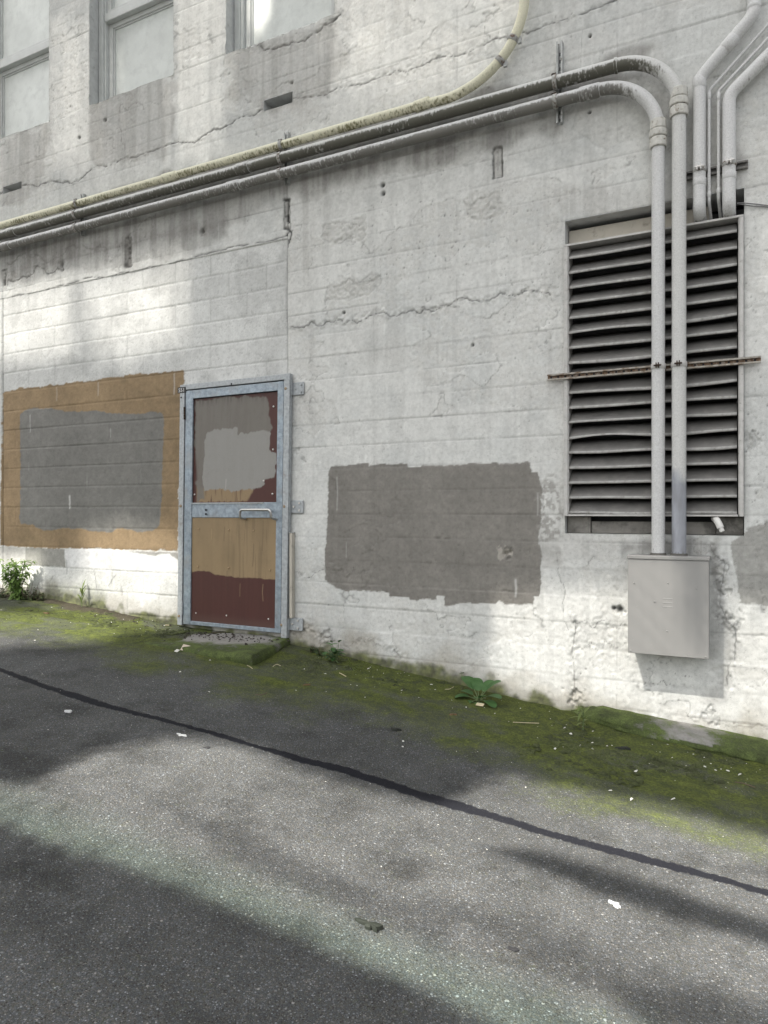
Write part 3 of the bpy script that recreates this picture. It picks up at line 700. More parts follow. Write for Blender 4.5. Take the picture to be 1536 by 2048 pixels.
# painted-over splat left pale, and thin white drip runs
sd = poly_sdf(X, Z, wp(z2([(1150,785),(1200,780),(1235,790),(1230,825),(1205,810),(1165,845),(1155,815)]))) + .03 * (fbm(X, Z, 30, o=3, seed=154) - .5)
col = mix3(col, np.array([.36, .34, .30]), sst(.006, -.006, sd) * .8)
for (x, y0, y1, w, a_) in [(138,992,1016,.010,.9),(59,830,864,.005,.5),(220,858,874,.005,.4),(280,940,966,.004,.35),(172,940,985,.003,.3),(347,747,788,.006,.55),(674,955,1020,.006,.4),(692,1085,1115,.004,.3),(1031,1160,1192,.008,.7),(1075,985,1030,.005,.45),(195,765,790,.008,.35),(112,775,800,.008,.3),(56,925,940,.005,.3),(1188,1160,1195,.008,.5),(1192,222,240,.006,.6),(1256,45,90,.007,.5),(1240,20,70,.007,.4),(1305,100,130,.006,.4)]:
    a = W(x, y1); b = W(x, y0)
    d = line_dist(X, Z, [a, (a[0] + .004, (a[1]+b[1])/2), b], .05)
    col = mix3(col, np.array([.64, .64, .62]), np.exp(-(d / w) ** 2) * a_ * .75)
# scuff strokes low on the blocks
for pts in [[(132,1120),(132,1148)], [(187,1140),(192,1175)], [(216,1172),(222,1160),(231,1150)], [(100,1161),(105,1152)], [(240,1170),(243,1190)]]:
    d = line_dist(X, Z, jag(wp(pts), .08, 7), .05); col = col * (1 - .45 * np.exp(-(d / .006) ** 2))[:, None]

# --- damp and moss at the foot
hz = Z - zb(X)
dm = sst(0.24, 0.02, hz + 0.20 * (fbm(X, Z, 4, o=4, seed=160) - .5))
col = mix3(col, np.array([.30, .27, .215]), dm * .55)
gm = sst(0.085, 0.01, hz + 0.11 * (fbm(X, Z, 6, o=4, seed=161) - .5)) + sst(0.30, 0.05, hz) * sst(.06, -.02, np.abs(X + 6.0) - .42) * .8
gcol = np.array([.075, .085, .020])[None, :] * (0.5 + n_hi)[:, None]
col = mix3(col, gcol, np.clip(gm, 0, 1) * .85)
h = h + np.clip(gm, 0, 1) * .003 * (n_hi - .3)

# --- surface roughness proper: coarser low down on the right where the skim is trowelled
trow = conc * np.clip(sst(0.15, -0.55, Z) * sst(-2.8, -1.0, X) + sst(-.08, .02, X) * .9 + sst(-.4, -1.0, Z) * .6, 0, 1)
h = h + trow * (0.0018 * (fbm(X, Z, 40, 52, o=3, seed=170) - .5))
h = h + conc * 0.0007 * (n_hi - .5) + 0.0006 * (n_vh - .5)
col = col * (1 + 0.10 * (n_hi - .5) + 0.10 * (n_vh - .5))[:, None]
# keep the rim of each opening true
for (x0, x1, z0, z1) in OPEN:
    dd = np.maximum(np.maximum(x0 - X, X - x1), np.maximum(z0 - Z, Z - z1))
    rim = np.exp(-(np.maximum(dd, 0) / 0.012) ** 2)
    h = h * (1 - rim) + rim * (0.003 * (n_vh - .5) - 0.001)
    col = col * (1 - .16 * np.exp(-(np.maximum(dd, 0) / 0.010) ** 2) * sst(.4, .7, n_hi))[:, None]
# broken arris of window sills and piers
V = np.stack([X, -h, Z], -1)
for (x0, x1, z0, z1) in (W1, W2, W3):
    onb = (np.abs(Z - z0) < 1e-5) & (X > x0 - 1e-4) & (X < x1 + 1e-4)
    V[onb, 2] -= 0.030 * np.clip(fbm(X[onb], X[onb] * 0, 5, 1, o=4, seed=171) - .35, 0, 1)
    for xx, sg in ((x0, -1), (x1, 1)):
        ons = (np.abs(X - xx) < 1e-5) & (Z > z0)
        V[ons, 0] += sg * 0.014 * np.clip(fbm(Z[ons], Z[ons] * 0, 14, 1, o=4, seed=172) - .42, 0, 1)
cxm = (wx[:-1] + wx[1:]) / 2; czm = (wz[:-1] + wz[1:]) / 2
CXm, CZm = np.meshgrid(cxm, czm); keep = np.ones(CXm.shape, bool)
for (x0, x1, z0, z1) in OPEN: keep &= ~((CXm > x0) & (CXm < x1) & (CZm > z0) & (CZm < z1))
finf = (CXm > I_X0) & (CXm < I_X1) & (CZm < I_Z1)
idx = np.arange(N_).reshape(wshape)
quads = np.stack([idx[:-1, :-1], idx[:-1, 1:], idx[1:, 1:], idx[1:, :-1]], -1)
wall = grid_object('wall', V, quads[keep & ~finf], M['wall'], wall_root, colattr=col)
binf = grid_object('block_infill', V, quads[keep & finf], M['block'], wall_root, colattr=col)
binf['label'] = 'concrete block infill panel with tan and grey painted rectangles'

# reveals, windows
def reveal(x0, x1, z0, z1, dep, mat, name='reveal', back=None):
    m = MB(); e = 0.0015
    m.quad((x0,e,z0),(x0,dep,z0),(x0,dep,z1),(x0,e,z1)); m.quad((x1,e,z0),(x1,e,z1),(x1,dep,z1),(x1,dep,z0))
    m.quad((x0,e,z0),(x1,e,z0),(x1,dep,z0),(x0,dep,z0)); m.quad((x0,e,z1),(x0,dep,z1),(x1,dep,z1),(x1,e,z1))
    me_o = m.build(name, mat, wall_root)
    if back:
        b = MB().quad((x0,dep,z0),(x1,dep,z0),(x1,dep,z1),(x0,dep,z1)); b.build('cavity_back', back, wall_root)
    return me_o
for (x0, x1, z0, z1) in (W1, W2, W3):
    z1 = 7.4
    reveal(x0 - .012, x1 + .012, z0 - .03, z1, 0.40, M['reveal'])
    a = 0.117; fr = MB()
    fr.box(x0 - .005, x0 + .050, a, a + .10, z0 - .02, z1); fr.box(x1 - .050, x1 + .005, a, a + .10, z0 - .02, z1)
    fr.box(x0 + .050, x1 - .050, a + .05, a + .10, z0 - .02, z0 + .03); fr.box(x0 + .050, x1 - .050, a, a + .1, z1 - .06, z1)
    fr.box(x0 + .050, x0 + .068, a + .022, a + .10, z0 + .031, z1 - .06); fr.box(x1 - .068, x1 - .050, a + .022, a + .10, z0 + .031, z1 - .06)
    win = fr.build('window', M['frame_paint'], wall_root, bevel=.004)
    tz = 4.875
    sa = MB()
    for (s0, s1, yo) in ((z0 + .031, tz - .022, .062), (tz + .060, z1 - .061, .040)):
        sa.box(x0 + .069, x0 + .125, a + yo, a + yo + .04, s0, s1); sa.box(x1 - .125, x1 - .069, a + yo, a + yo + .04, s0, s1)
        sa.box(x0 + .126, x0 + .140, a + yo + .012, a + yo + .04, s0, s1); sa.box(x1 - .140, x1 - .126, a + yo + .012, a + yo + .04, s0, s1)
        sa.box(x0 + .125, x1 - .125, a + yo + .001, a + yo + .04, s1 - .045, s1)
        sa.box(x0 + .140, x1 - .140, a + yo + .012, a + yo + .04, s1 - .060, s1 - .0455)
        sa.box(x0 + .125, x1 - .125, a + yo + .001, a + yo + .04, s0, s0 + .05)
    sa.build('sash', M['frame_paint'], win, bevel=.003)
    MB().box(x0 + .0685, x1 - .0685, a + .010, a + .09, tz - .021, tz + .059).build('meeting_rail', M['frame_paint'], win, bevel=.006)
    pn = MB(); pn.box(x0 + .10, x1 - .10, a + .086, a + .096, z0 + .05, tz - .04); pn.box(x0 + .10, x1 - .10, a + .066, a + .076, tz + .08, z1 - .08)
    pn.build('pane', M['pane'], win)
for (x0, x1, z0, z1) in (VA, VB):
    o = reveal(x0, x1, z0, z1, .22, M['reveal'], 'vent_hole', M['dark'])
    o['label'] = 'small rectangular hole through the wall'
reveal(LO[0], LO[1], LO[2], LO[3], .30, M['reveal'], 'louvre_recess', M['dark'])

# ================================================================== DOOR (racked a little: leans with height)
DD = 0.052
d_x0 = W(357.3, 1023, DD)[0]
def dx_at(px): return W(px, 1023, DD)[0]
LEAN = 0.0155
def shear(o):
    for v in o.data.vertices: v.co.x += LEAN * v.co.z
    return o
D_L0, D_L1 = dx_at(356.9), dx_at(366.0)
D_S0, D_S1 = dx_at(368.0), dx_at(382.2)
D_P1 = dx_at(551.5); D_T1 = dx_at(563.6)
D_R0, D_R1 = dx_at(565.0), dx_at(576.6)
zt = lambda py, px: W(px, py, DD)[1]
DZ0, DZ1 = zt(1250, 358), zt(772, 361) + .01
door = thing('metal_door', 'galvanised steel door with patched maroon, tan and grey panels above the mossy step', 'door', (0, 0, 0))
def dbox(mb, x0, x1, z0, z1, y0, y1): mb.box(x0, x1, -y1, -y0, z0, z1)     # y measured out from the wall
fr = MB()
dbox(fr, D_L0, D_L1, DZ0, DZ1 - .05, .012, DD)
dbox(fr, D_R0, D_R1, DZ0 - .025, DZ1, .012, DD + .004)
dbox(fr, D_L0, D_R0 - .001, DZ1 - .049, DZ1 - .001, .012, DD)
frame = shear(fr.build('door_frame', M['steel_dull'], door, bevel=.004))
bk = MB(); dbox(bk, D_L1, D_R0, DZ0 + .01, DZ1 - .05, .005, .02); shear(bk.build('door_gap', M['dark'], door))
lf = MB(); LT = DZ1 - .058; LB = DZ0 + .012
dbox(lf, D_S0, D_S1, LB, LT, .03, DD - .004); dbox(lf, D_P1, D_T1, LB, LT, .03, DD - .004)
ZT = zt(797, 384); ZM1 = zt(1005.5, 382); ZM0 = zt(1035.0, 382); ZB = zt(1242, 380)
dbox(lf, D_S1, D_P1, ZT, LT, .03, DD - .0045); dbox(lf, D_S1, D_P1, LB, ZB, .03, DD - .0045)
dbox(lf, D_S1, D_P1, ZM0, ZM1, .03, DD - .010)
leaf = shear(lf.build('door_leaf', M['steel'], door, bevel=.003))
def panel(name, x0, x1, z0, z1, y, fn):
    nx = int((x1 - x0) / .005); nz = int((z1 - z0) / .006)
    px_, pz_ = np.meshgrid(np.linspace(x0, x1, nx), np.linspace(z0, z1, nz)); sh = px_.shape; px_ = px_.ravel(); pz_ = pz_.ravel()
    u = (px_ - x0) / (x1 - x0); w = (pz_ - z0) / (z1 - z0)
    c = fn(px_, pz_, u, w)
    yy = -y + .0012 * (fbm(px_, pz_, 5, 2, o=2, seed=401) - .5)
    ii = np.arange(nx * nz).reshape(sh)
    q = np.stack([ii[:-1, :-1], ii[:-1, 1:], ii[1:, 1:], ii[1:, :-1]], -1).reshape(-1, 4)
    o = grid_object(name, np.stack([px_ + LEAN * pz_, yy, pz_], -1), q, M['panel'], door, colattr=c); return o
MAR = np.array([.070, .027, .022]); TANP = np.array([.252, .182, .102]); DGR = np.array([.155, .143, .125]); LGR = np.array([.252, .245, .228])
def drips(c, x, z, u, n, seed, colr, lo=.2, hi=.5, wid=.0035):
    r = np.random.RandomState(seed)
    for k in range(n):
        a = r.uniform(x.min() + .03, x.max() - .03); z1 = r.uniform(z.min() + .15, z.max()); z0 = z1 - r.uniform(.04, .28)
        d = line_dist(x, z, [(a + r.randn() * .004, z0), (a + r.randn() * .003, (z0 + z1) / 2), (a, z1)], .03)
        c = mix3(c, np.array(colr), np.exp(-(d / wid) ** 2) * r.uniform(lo, hi))
    return c
def up_fn(x, z, u, w):
    c = np.repeat(MAR[None, :], len(x), 0)
    tb = fbm(x, z, 40, 3, o=3, seed=410)
    # tan showing along the bottom, brushed thin
    t = sst(.012, -.012, poly_sdf(u, w, [(.05,.0),(.66,.01),(.70,.08),(.74,.12),(.60,.14),(.05,.15)], .5) + .02 * (tb - .5))
    c = mix3(c, TANP * 1.05, t * sst(-.15, .30, tb) * .92)
    # dark grey coat
    g = sst(.01, -.01, poly_sdf(u, w, [(.0,.55),(.02,.98),(.45,1.0),(.86,.955),(.89,.9),(.93,.68),(.90,.58),(.12,.42),(.10,.06),(.06,.02),(.04,.2),(.07,.25),(.05,.4)], .5) + .03 * (fbm(x, z, 16, o=3, seed=411) - .5))
    g = np.maximum(g, sst(.01, -.01, poly_sdf(u, w, [(.06,.03),(.14,.03),(.14,.5),(.02,.5),(.05,.3)], .5) + .02 * (tb - .5)) * .9)
    c = mix3(c, DGR, g * (.95 + .05 * sst(.3, .6, tb)))
    # light grey patch
    lp = [(.14,.115),(.30,.13),(.50,.105),(.80,.13),(.86,.165),(.84,.195),(.96,.225),(.985,.28),(.975,.33),(.99,.345),(.985,.44),(.94,.46),(.90,.47),(.91,.625),(.87,.655),(.75,.648),(.545,.643),(.535,.695),(.30,.70),(.15,.665),(.135,.60),(.14,.45),(.11,.25)]
    l = sst(.006, -.006, poly_sdf(u, w, lp, .5) + .022 * (fbm(x, z, 30, 12, o=3, seed=412) - .5))
    c = mix3(c, LGR, l)
    c = c * (1 + .03 * (tb - .5))[:, None]
    c = mix3(c, np.array([.05, .03, .03]), sst(.9, 1.0, w) * .4 * sst(.4, .6, fbm(x, z, 60, 2, o=3, seed=413)))
    d = line_dist(x, z, [(x.min() + .40 * np.ptp(x), z.min() + .13 * np.ptp(z)), (x.min() + .405 * np.ptp(x), z.min() + .22 * np.ptp(z))], .03)
    return mix3(c, np.array([.5, .48, .44]), np.exp(-(d / .003) ** 2) * .6)
def lo_fn(x, z, u, w):
    c = np.repeat(TANP[None, :], len(x), 0)
    st = fbm(x, z, 45, 1.6, o=3, seed=420)
    c = c * (1 + .16 * (fbm(x, z, 6, 2.5, o=3, seed=421) - .5) + .05 * (st - .5))[:, None]
    b = sst(.004, -.004, w - (.478 - .045 * u + .012 * np.sin(u * 9) + .018 * (fbm(u, u * 0, 10, 1, o=3, seed=422) - .5)))
    c = mix3(c, MAR * (1 + .12 * (st - .5))[:, None], b)
    k = sst(.60, .78, fbm(x, z, 55, 2.2, o=3, seed=423)) * sst(.35, .6, u) * (1 - b) * .28
    c = mix3(c, np.array([.10, .07, .04]), k)
    c = drips(c, x, z, u, 4, 5, TANP * 1.5, .3, .8, .003)
    c = drips(c, x, z, u, 6, 8, (.05, .03, .025), .3, .6, .003)
    return mix3(c, np.array([.10, .06, .05]), sst(.10, 0, w) * .5)
panel('upper_panel', D_S1 + .001, D_P1 - .001, ZM1 + .001, ZT - .006, DD - .022, up_fn)
panel('lower_panel', D_S1 + .001, D_P1 - .001, ZB + .001, ZM0 - .001, DD - .016, lo_fn)
tr = MB(); dbox(tr, D_S1 + .0015, D_P1 - .13, ZM1 - .012, ZM1 - .001, DD - .024, DD - .002); shear(tr.build('drip_strip', M['steel_dull'], door, bevel=.002))
# pull handle
hx0, hx1 = W(483, 1030, DD + .04)[0], W(543.5, 1030, DD + .04)[0]; hz1 = W(510, 1019.5, DD + .05)[1]; hz0 = hz1 - .080
hp = [(hx0 + .005, -DD + .008, hz0), (hx0 - .005, -DD - .050, hz0 + .01), (hx0, -DD - .060, hz1), (hx1, -DD - .060, hz1), (hx1 + .005, -DD - .050, hz0 + .01), (hx1 + .02, -DD + .008, hz0)]
MB().tube(fillet(hp, [.02, .028, .028, .02], 8), .0105, 12).build('pull_handle', M['stainless'], door, smooth=True)
# hinges
for py in (827, 1217):
    hz = zt(py, 367); m = MB(); hx = (D_L1 + D_S0) / 2 + LEAN * hz
    for k in range(5): m.tube([(hx, -DD - .003, hz - .055 + k * .0225), (hx, -DD - .003, hz - .055 + k * .0225 + .0205)], .0085, 10)
    m.build('hinge', M['bolt_rust'] if py < 900 else M['steel_dull'], door, smooth=True)
# angle brackets to the wall
for i, py in enumerate((778, 1013.5, 1248)):
    z = W(595, py, 0)[1]; sx = LEAN * z; xb = D_R1 + sx
    m = MB(); m.box(xb + .001, W(606, py, 0)[0] + .012 + sx * .4, -.016, -.008, z - .052, z + .052)
    m.box(xb + .001, xb + .007, -DD + .01, -.0165, z - .052, z + .052)
    br = m.build('bracket', M['steel_dull'], door, bevel=.002)
    b = MB()
    for sx_, sz_ in ((.085, .03), (.085, -.03), (.03, 0)):
        p = Vector((xb + sx_, -.0165, z + sz_)); b.tube([p, p + Vector((0, -.008, 0))], .009, 8)
    b.build('bolt', M['screw'] if i else M['steel_dull'], br)
# rivets on frame and panels
def studs(name, pts, r, y, mat, parent=door, n=8):
    for (px, py) in pts:
        x, z = W(px, py, y); m = MB(); m.tube([(x, -y + .004, z), (x, -y - .002, z), (x, -y - .0045, z)], [r, r, r * .55], n)
        m.build(name, mat, parent, smooth=True)
studs('screw', [(547,813),(546,899),(527,962),(545,988),(389,989),(392,1226),(453,1231),(537,1238)], .008, DD - .018, M['screw'])
studs('screw', [(397,1058),(457.5,1060),(507,1061),(396,1133),(457,1136),(540,1140)], .008, DD - .013, mat_simple('painted_screw', (.33,.23,.13), .5))
studs('screw', [(571.5,777),(568.5,1013),(562.5,1250),(361,1012),(357.5,1232)], .013, DD + .003, mat_simple('dull_brass_screw', (.28,.22,.15), .5, .4))
studs('screw_hole', [(463,768),(362.5,795),(567.8,1032),(411.5,1020),(411.5,1028)], .009, DD - .001, M['dark'])
# number stencil on the head of the hinge post
tc = bpy.data.curves.new('door_number', 'FONT'); tc.body = '551'; tc.size = .050; tc.extrude = .001; tc.align_x = 'CENTER'
tob = bpy.data.objects.new('door_number', tc); COL.objects.link(tob)
dgt = bpy.context.evaluated_depsgraph_get(); tme = bpy.data.meshes.new_from_object(tob.evaluated_get(dgt)); bpy.data.objects.remove(tob)
tn = bpy.data.objects.new('number_sticker', tme); COL.objects.link(tn); tn.parent = door
nx_, nz_ = W(362.6, 778, DD); tn.location = (nx_ + .006, -DD - .0035, nz_ - .028); tn.rotation_euler = (R(90), 0, 0)
tme.materials.append(mat_simple('white_lettering', (.7, .7, .68), .6))
tg = MB(); tg.box(nx_ - .042, nx_ + .054, -DD - .002, -DD - .0005, nz_ - .036, nz_ + .016); tg.build('number_backing', mat_simple('black_backing', (.03,.03,.03), .6), door)

rail = thing('timber_strip', 'narrow pale strip fixed upright on the wall beside the steel door', 'strip')
m = MB(); a = W(583, 1066, .03); b = W(585, 1236, .03); m.box(a[0] - .012, a[0] + .014, -.045, -.002, b[1], a[1]); m.build('strip_body', M['board'], rail, bevel=.003)
m = MB(); m.box(a[0] - .015, a[0] + .018, -.048, -.002, a[1] + .001, a[1] + .006); m.build('strip_cap', M['strut_paint'], rail)

# ================================================================== PIPES
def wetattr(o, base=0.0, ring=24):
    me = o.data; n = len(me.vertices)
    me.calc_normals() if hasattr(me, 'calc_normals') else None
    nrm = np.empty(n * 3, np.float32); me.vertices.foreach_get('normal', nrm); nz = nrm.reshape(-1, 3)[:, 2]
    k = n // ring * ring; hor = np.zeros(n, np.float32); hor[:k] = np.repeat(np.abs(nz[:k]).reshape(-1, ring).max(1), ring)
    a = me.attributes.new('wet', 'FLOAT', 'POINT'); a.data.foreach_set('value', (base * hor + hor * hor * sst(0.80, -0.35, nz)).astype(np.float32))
def pipe(name, label, pts, r, mat, cat='pipe', group=None, base=0.0, n=24, step=.05):
    root = thing(name, label, cat, group=group)
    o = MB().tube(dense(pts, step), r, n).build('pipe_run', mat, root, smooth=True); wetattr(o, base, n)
    return root
def sleeve(root, name, p, d, r, L, mat, base=0.0, n=24):
    p = Vector(p); d = Vector(d).normalized()
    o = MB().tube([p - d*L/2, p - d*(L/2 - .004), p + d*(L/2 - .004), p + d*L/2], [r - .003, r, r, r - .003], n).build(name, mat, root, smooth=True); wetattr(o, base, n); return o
GP = 'conduits running along the wall'
zA, zB, zC = 3.003, 2.892, 2.766
rA, rB, rC = .034, .0425, .040
yA, yB, yC = -.080, -.090, -.088
# cream pipe swinging up
ap = [(-9.5, yA, zA), (-2.16, yA, zA)] + [tuple(P(x, y, .08)) for x, y in [(895,197),(925,183),(952,166),(977,145),(1000,120),(1018,95),(1033,65),(1044,32),(1049,0),(1052,-60),(1052,-140),(1052,-300)]]
# smooth the curve part
def cr(pts, n=6):
    pts = [Vector(p) for p in pts]; out = []
    for i in range(len(pts) - 1):
        p0 = pts[max(i-1, 0)]; p1 = pts[i]; p2 = pts[i+1]; p3 = pts[min(i+2, len(pts)-1)]
        for k in range(n):
            t = k / n
            out.append(0.5*((2*p1) + (p2-p0)*t + (2*p0-5*p1+4*p2-p3)*t*t + (3*p1-p0-3*p2+p3)*t*t*t))
    out.append(pts[-1]); return out
apath = [Vector(ap[0])] + dense([(-9.4, yA, zA), (-2.3, yA, zA)], .05) + cr([(-2.3, yA, zA)] + ap[1:])[1:]
pA = pipe('conduit', 'cream yellow conduit, topmost of the three, that swings up the wall in a curve', apath, rA, M['pipeA'], group=GP, step=.06)
sleeve(pA, 'coupling', (W(340, 352, .08)[0], yA, zA), (1, 0, 0), rA + .006, .16, M['pipeA'], .1)
sleeve(pA, 'coupling', (-2.17, yA, zA + .002), (1, 0, .05), rA + .007, .12, M['pipeA'], .0)
for (x, y, dx, dy) in [(1000,121,.55,-.7),(1026,78,.42,-.85)]:
    c = P(x, y, .08); t = (P(x + dx*10, y + dy*10, .08) - c).normalized()
    s_ = sleeve(pA, 'strap', c, t, rA + .005, .035, M['clamp'])
    q = Vector((t.z, 0, -t.x)); m = MB(); m.box(-.012, .012, -.01, .01, -.012, .03)
    e = c + q * (rA + .018) + Vector((0, .01, 0)); m.build('strap_ear', M['strut_paint'], pA, loc=None).location = e
# two grey pipes that turn down over the louvre
xB = W(1358, 650, .09)[0]; xC = W(1316.5, 650, .088)[0]
pB = pipe('conduit', 'dirty middle conduit turning down to the box on the right, stained with dark drips', fillet([(-9.5, yB, zB), (xB, yB, zB), (xB, yB, -.262)], .37, 22), rB, M['pipeB'], group=GP, base=.0)
pC = pipe('conduit', 'lowest grey conduit with the inner bend, turning down to the left of its neighbour', fillet([(-9.5, yC, zC), (xC, yC, zC), (xC, yC, -.262)], .36, 22), rC, M['pipeC'], group=GP)
for (px, root, y, z, r, mt) in [(488, pB, yB, zB, rB, M['pipeB']), (25, pB, yB, zB, rB, M['pipeB']), (468, pC, yC, zC, rC, M['pipeC']), (14, pC, yC, zC, rC, M['pipeC']), (1180, pC, yC, zC, rC, M['pipeC']), (1232, pB, yB, zB, rB, M['pipeB'])]:
    sleeve(root, 'coupling', (W(px, 400, .09)[0], y, z), (1, 0, 0), r + .0055, .13 if px != 1232 else .02, mt, .1)
def union(root, x, y, z, r, mat):
    m = MB()
    for (a0, a1, rr) in ((.045, .105, r + .010), (-.005, .040, r + .015), (-.070, -.010, r + .013)):
        n = 12; vs = []
        for zz in (z + a0, z + a0 + .006, z + a1 - .006, z + a1):
            for k in range(n):
                rk = rr - (.004 if zz in (z + a0, z + a1) else 0); t = 2*math.pi*k/n
                vs.append((x + rk*math.cos(t), y + rk*math.sin(t), zz))
        fs = [(i*n+k, i*n+(k+1) % n, (i+1)*n+(k+1) % n, (i+1)*n+k) for i in range(3) for k in range(n)] + [tuple(range(n-1, -1, -1)), tuple(range(3*n, 4*n))]
        m.add(vs, fs)
    return m.build('union_coupling', mat, root)
un_m = mat_simple('union_coupling_paint', (.50, .49, .45), .55, 0, .12, 30, .0006, dirt=38, dirtcol=(.16, .12, .08), dlo=.56, dhi=.7)
union(pC, xC, yC, W(1316, 274, .09)[1], rC, un_m); union(pB, xB, yB, W(1357, 212, .09)[1], rB, un_m)

# channel struts with clamps
def strut_mesh(root, x, z0, z1, y0=.003, w=.041, d=.036, mat=None, holes=True, horiz=False):
    m = MB(); t = .004
    B = (lambda a0, a1, y0_, y1_, b0, b1: m.box(x + a0, x + a1, -y1_, -y0_, b0, b1)) if not horiz else (lambda a0, a1, y0_, y1_, b0, b1: m.box(b0, b1, -y1_, -y0_, x + a0, x + a1))
    h = w / 2
    B(-h, -h + t, y0, y0 + d, z0, z1); B(h - t, h, y0, y0 + d, z0, z1)
    B(-h + t, h - t, y0, y0 + .003, z0, z1)
    B(-h + t, -h + .011, y0 + d - .003, y0 + d, z0, z1); B(h - .011, h - t, y0 + d - .003, y0 + d, z0, z1)
    o = m.build('channel', mat or M['strut_paint'], root)
    if holes:
        k = z0 + .03
        while k < z1 - .03:
            q = MB()
            if not horiz: q.box(x - .006, x + .006, -(y0 + .0042), -(y0 + .0031), k - .012, k + .012)
            else:
                q.tube([(k, -(y0 + .0031), x), (k, -(y0 + .0045), x)], .0065, 10)
            q.build('slot', M['dark'], o); k += .05
    return o
def pipe_clamp(root, x, y, z, r, mat=None):
    m = MB(); n = 22; pts = []
    for k in range(n + 1):
        a = R(-100) - R(160) * k / n if False else math.pi * (0.62 + 1.02 * k / n)
        pts.append((x, y - (r + .004) * math.sin(a - math.pi/2) * 1.0, z + (r + .004) * math.cos(a - math.pi/2)))
    half = .014; v = []
    for p in pts:
        d = Vector((0, p[1] - y, p[2] - z)).normalized()
        for s_, rr in ((-half, 0), (half, 0), (half, .003), (-half, .003)): v.append((x + s_, p[1] + d.y*rr, p[2] + d.z*rr))
    f = []
    for i in range(n):
        for k in range(4): f.append((i*4+k, i*4+(k+1) % 4, (i+1)*4+(k+1) % 4, (i+1)*4+k))
    f += [(0, 1, 2, 3), (n*4+3, n*4+2, n*4+1, n*4)]
    m.add(v, f)
    c = m.build('clamp', mat or M['clamp'], root, smooth=True)
    b = MB(); b.box(x - .022, x + .010, y - r*.62, y - r*.30, z + r*.80, z + r*1.22); b.box(x - .020, x - .006, y - r*.9, y - r*.2, z + r*.93, z + r*1.06)
    b.build('clamp_bolt', M['bolt_rust'], c, bevel=.002)
    return c
GS = 'channel struts carrying the conduits'
for (px, yt, yb_, lab) in [(165, 388, 470, 'short channel strut farthest left, holding all three conduits'), (573, 265, 368, 'channel strut above the door, holding all three conduits'), (1119, 83, 246, 'long slotted channel strut on the right, holding two conduits')]:
    x = W(px, 300, .03)[0]; z1 = W(px, yt, .03)[1]; z0 = W(px, yb_, .03)[1]
    s_ = thing('pipe_strut', lab, 'pipe support', group=GS)
    strut_mesh(s_, x, z0, z1)
    xc = x - .012
    if px < 1000: pipe_clamp(s_, xc, yA, zA, rA)
    pipe_clamp(s_, xc, yB, zB, rB); pipe_clamp(s_, xc, yC, zC, rC)

# white pipes dropping into the louvre opening
GD = 'pipes dropping into the louvre opening'
def XYZ(x, y, d): return P(x, y, d)
zin = W(1398, 428, .06)[1]
def vpath(xl, pts_up, zelb, d, r_elb):
    q = [Vector(p) for p in pts_up]; x = q[-1].x
    return fillet(q + [Vector((x, -d, zelb)), Vector((x + .0, .24, zelb - .02))], [.10] * (len(q) - 1) + [r_elb], 10)
dD = .065
pD = pipe('insulated_pipe', 'white lagged pipe, left of the pair that drops into the top of the louvre opening', vpath(0, [P(1509, -120, dD), P(1508, 28, dD), P(1398.5, 158, dD)], W(1398, 425, dD)[1], dD, .055), .037, M['pipeD'], group=GD)
pE = pipe('insulated_pipe', 'white lagged pipe, right of the pair, coming in from the upper right', vpath(0, [P(1720, -75, dD), P(1458, 190, dD)], W(1458, 417, dD)[1], dD, .06), .037, M['pipeD'], group=GD)
def at_on(root, px, py, d, dirn, r, L): return sleeve(root, 'lagging_joint', P(px, py, d), dirn, r, L, M['pipeD'])
at_on(pD, 1399, 365, dD, (0, 0, 1), .0395, .05); at_on(pD, 1399, 166, dD, (0, 0, 1), .0395, .07); at_on(pE, 1458.5, 352, dD, (0, 0, 1), .0395, .045)
a_, b_ = P(1508, 28, dD), P(1398.5, 158, dD); at_on(pD, 1459, 87, dD, b_ - a_, .0405, .085)
sleeve(pD, 'lagging_joint', P(1508, 14, dD), (0, 0, 1), .0395, .03, M['pipeD'])
GW = 'thin conduits between the white pipes'
for (pts, lab, zi, dd) in [([(1640,-68),(1418,182)], 'thin white conduit, left of the two between the lagged pipes', 405, .045), ([(1640,-35),(1437,183)], 'thin white conduit, right of the two between the lagged pipes', 398, .045)]:
    q = [P(x, y, dd) for x, y in pts]; x = q[-1].x
    t = pipe('thin_conduit', lab, fillet(q + [Vector((x, -dd, W(pts[1][0], zi, dd)[1])), Vector((x + .015, .22, W(pts[1][0], zi, dd)[1] - .16))], [.03, .05], 8), .0095, M['pipeD'], group=GW, n=12)
    sleeve(t, 'coupling', P(pts[1][0], pts[1][1] + 10, dd), (0, 0, 1), .0125, .045, M['pipeD'], n=12)
    sleeve(t, 'coupling', P(pts[1][0], zi - 16, dd), (0, 0, 1), .0125, .035, M['pipeD'], n=12)
hs_ = thing('pipe_rail', 'short dark channel fixed level behind the white lagged pipes', 'pipe support')
zr = (W(1372, 351, .02)[1] + W(1496, 329, .02)[1]) / 2
strut_mesh(hs_, zr, W(1366, 350, .03)[0], W(1496, 328, .03)[0], y0=.003, d=.026, w=.046, mat=mat_simple('grimy_channel', (.16,.155,.145), .7, .1, .2, 30, 0, dirt=30, dirtcol=(.36,.35,.33), dlo=.55, dhi=.7), holes=False, horiz=True)
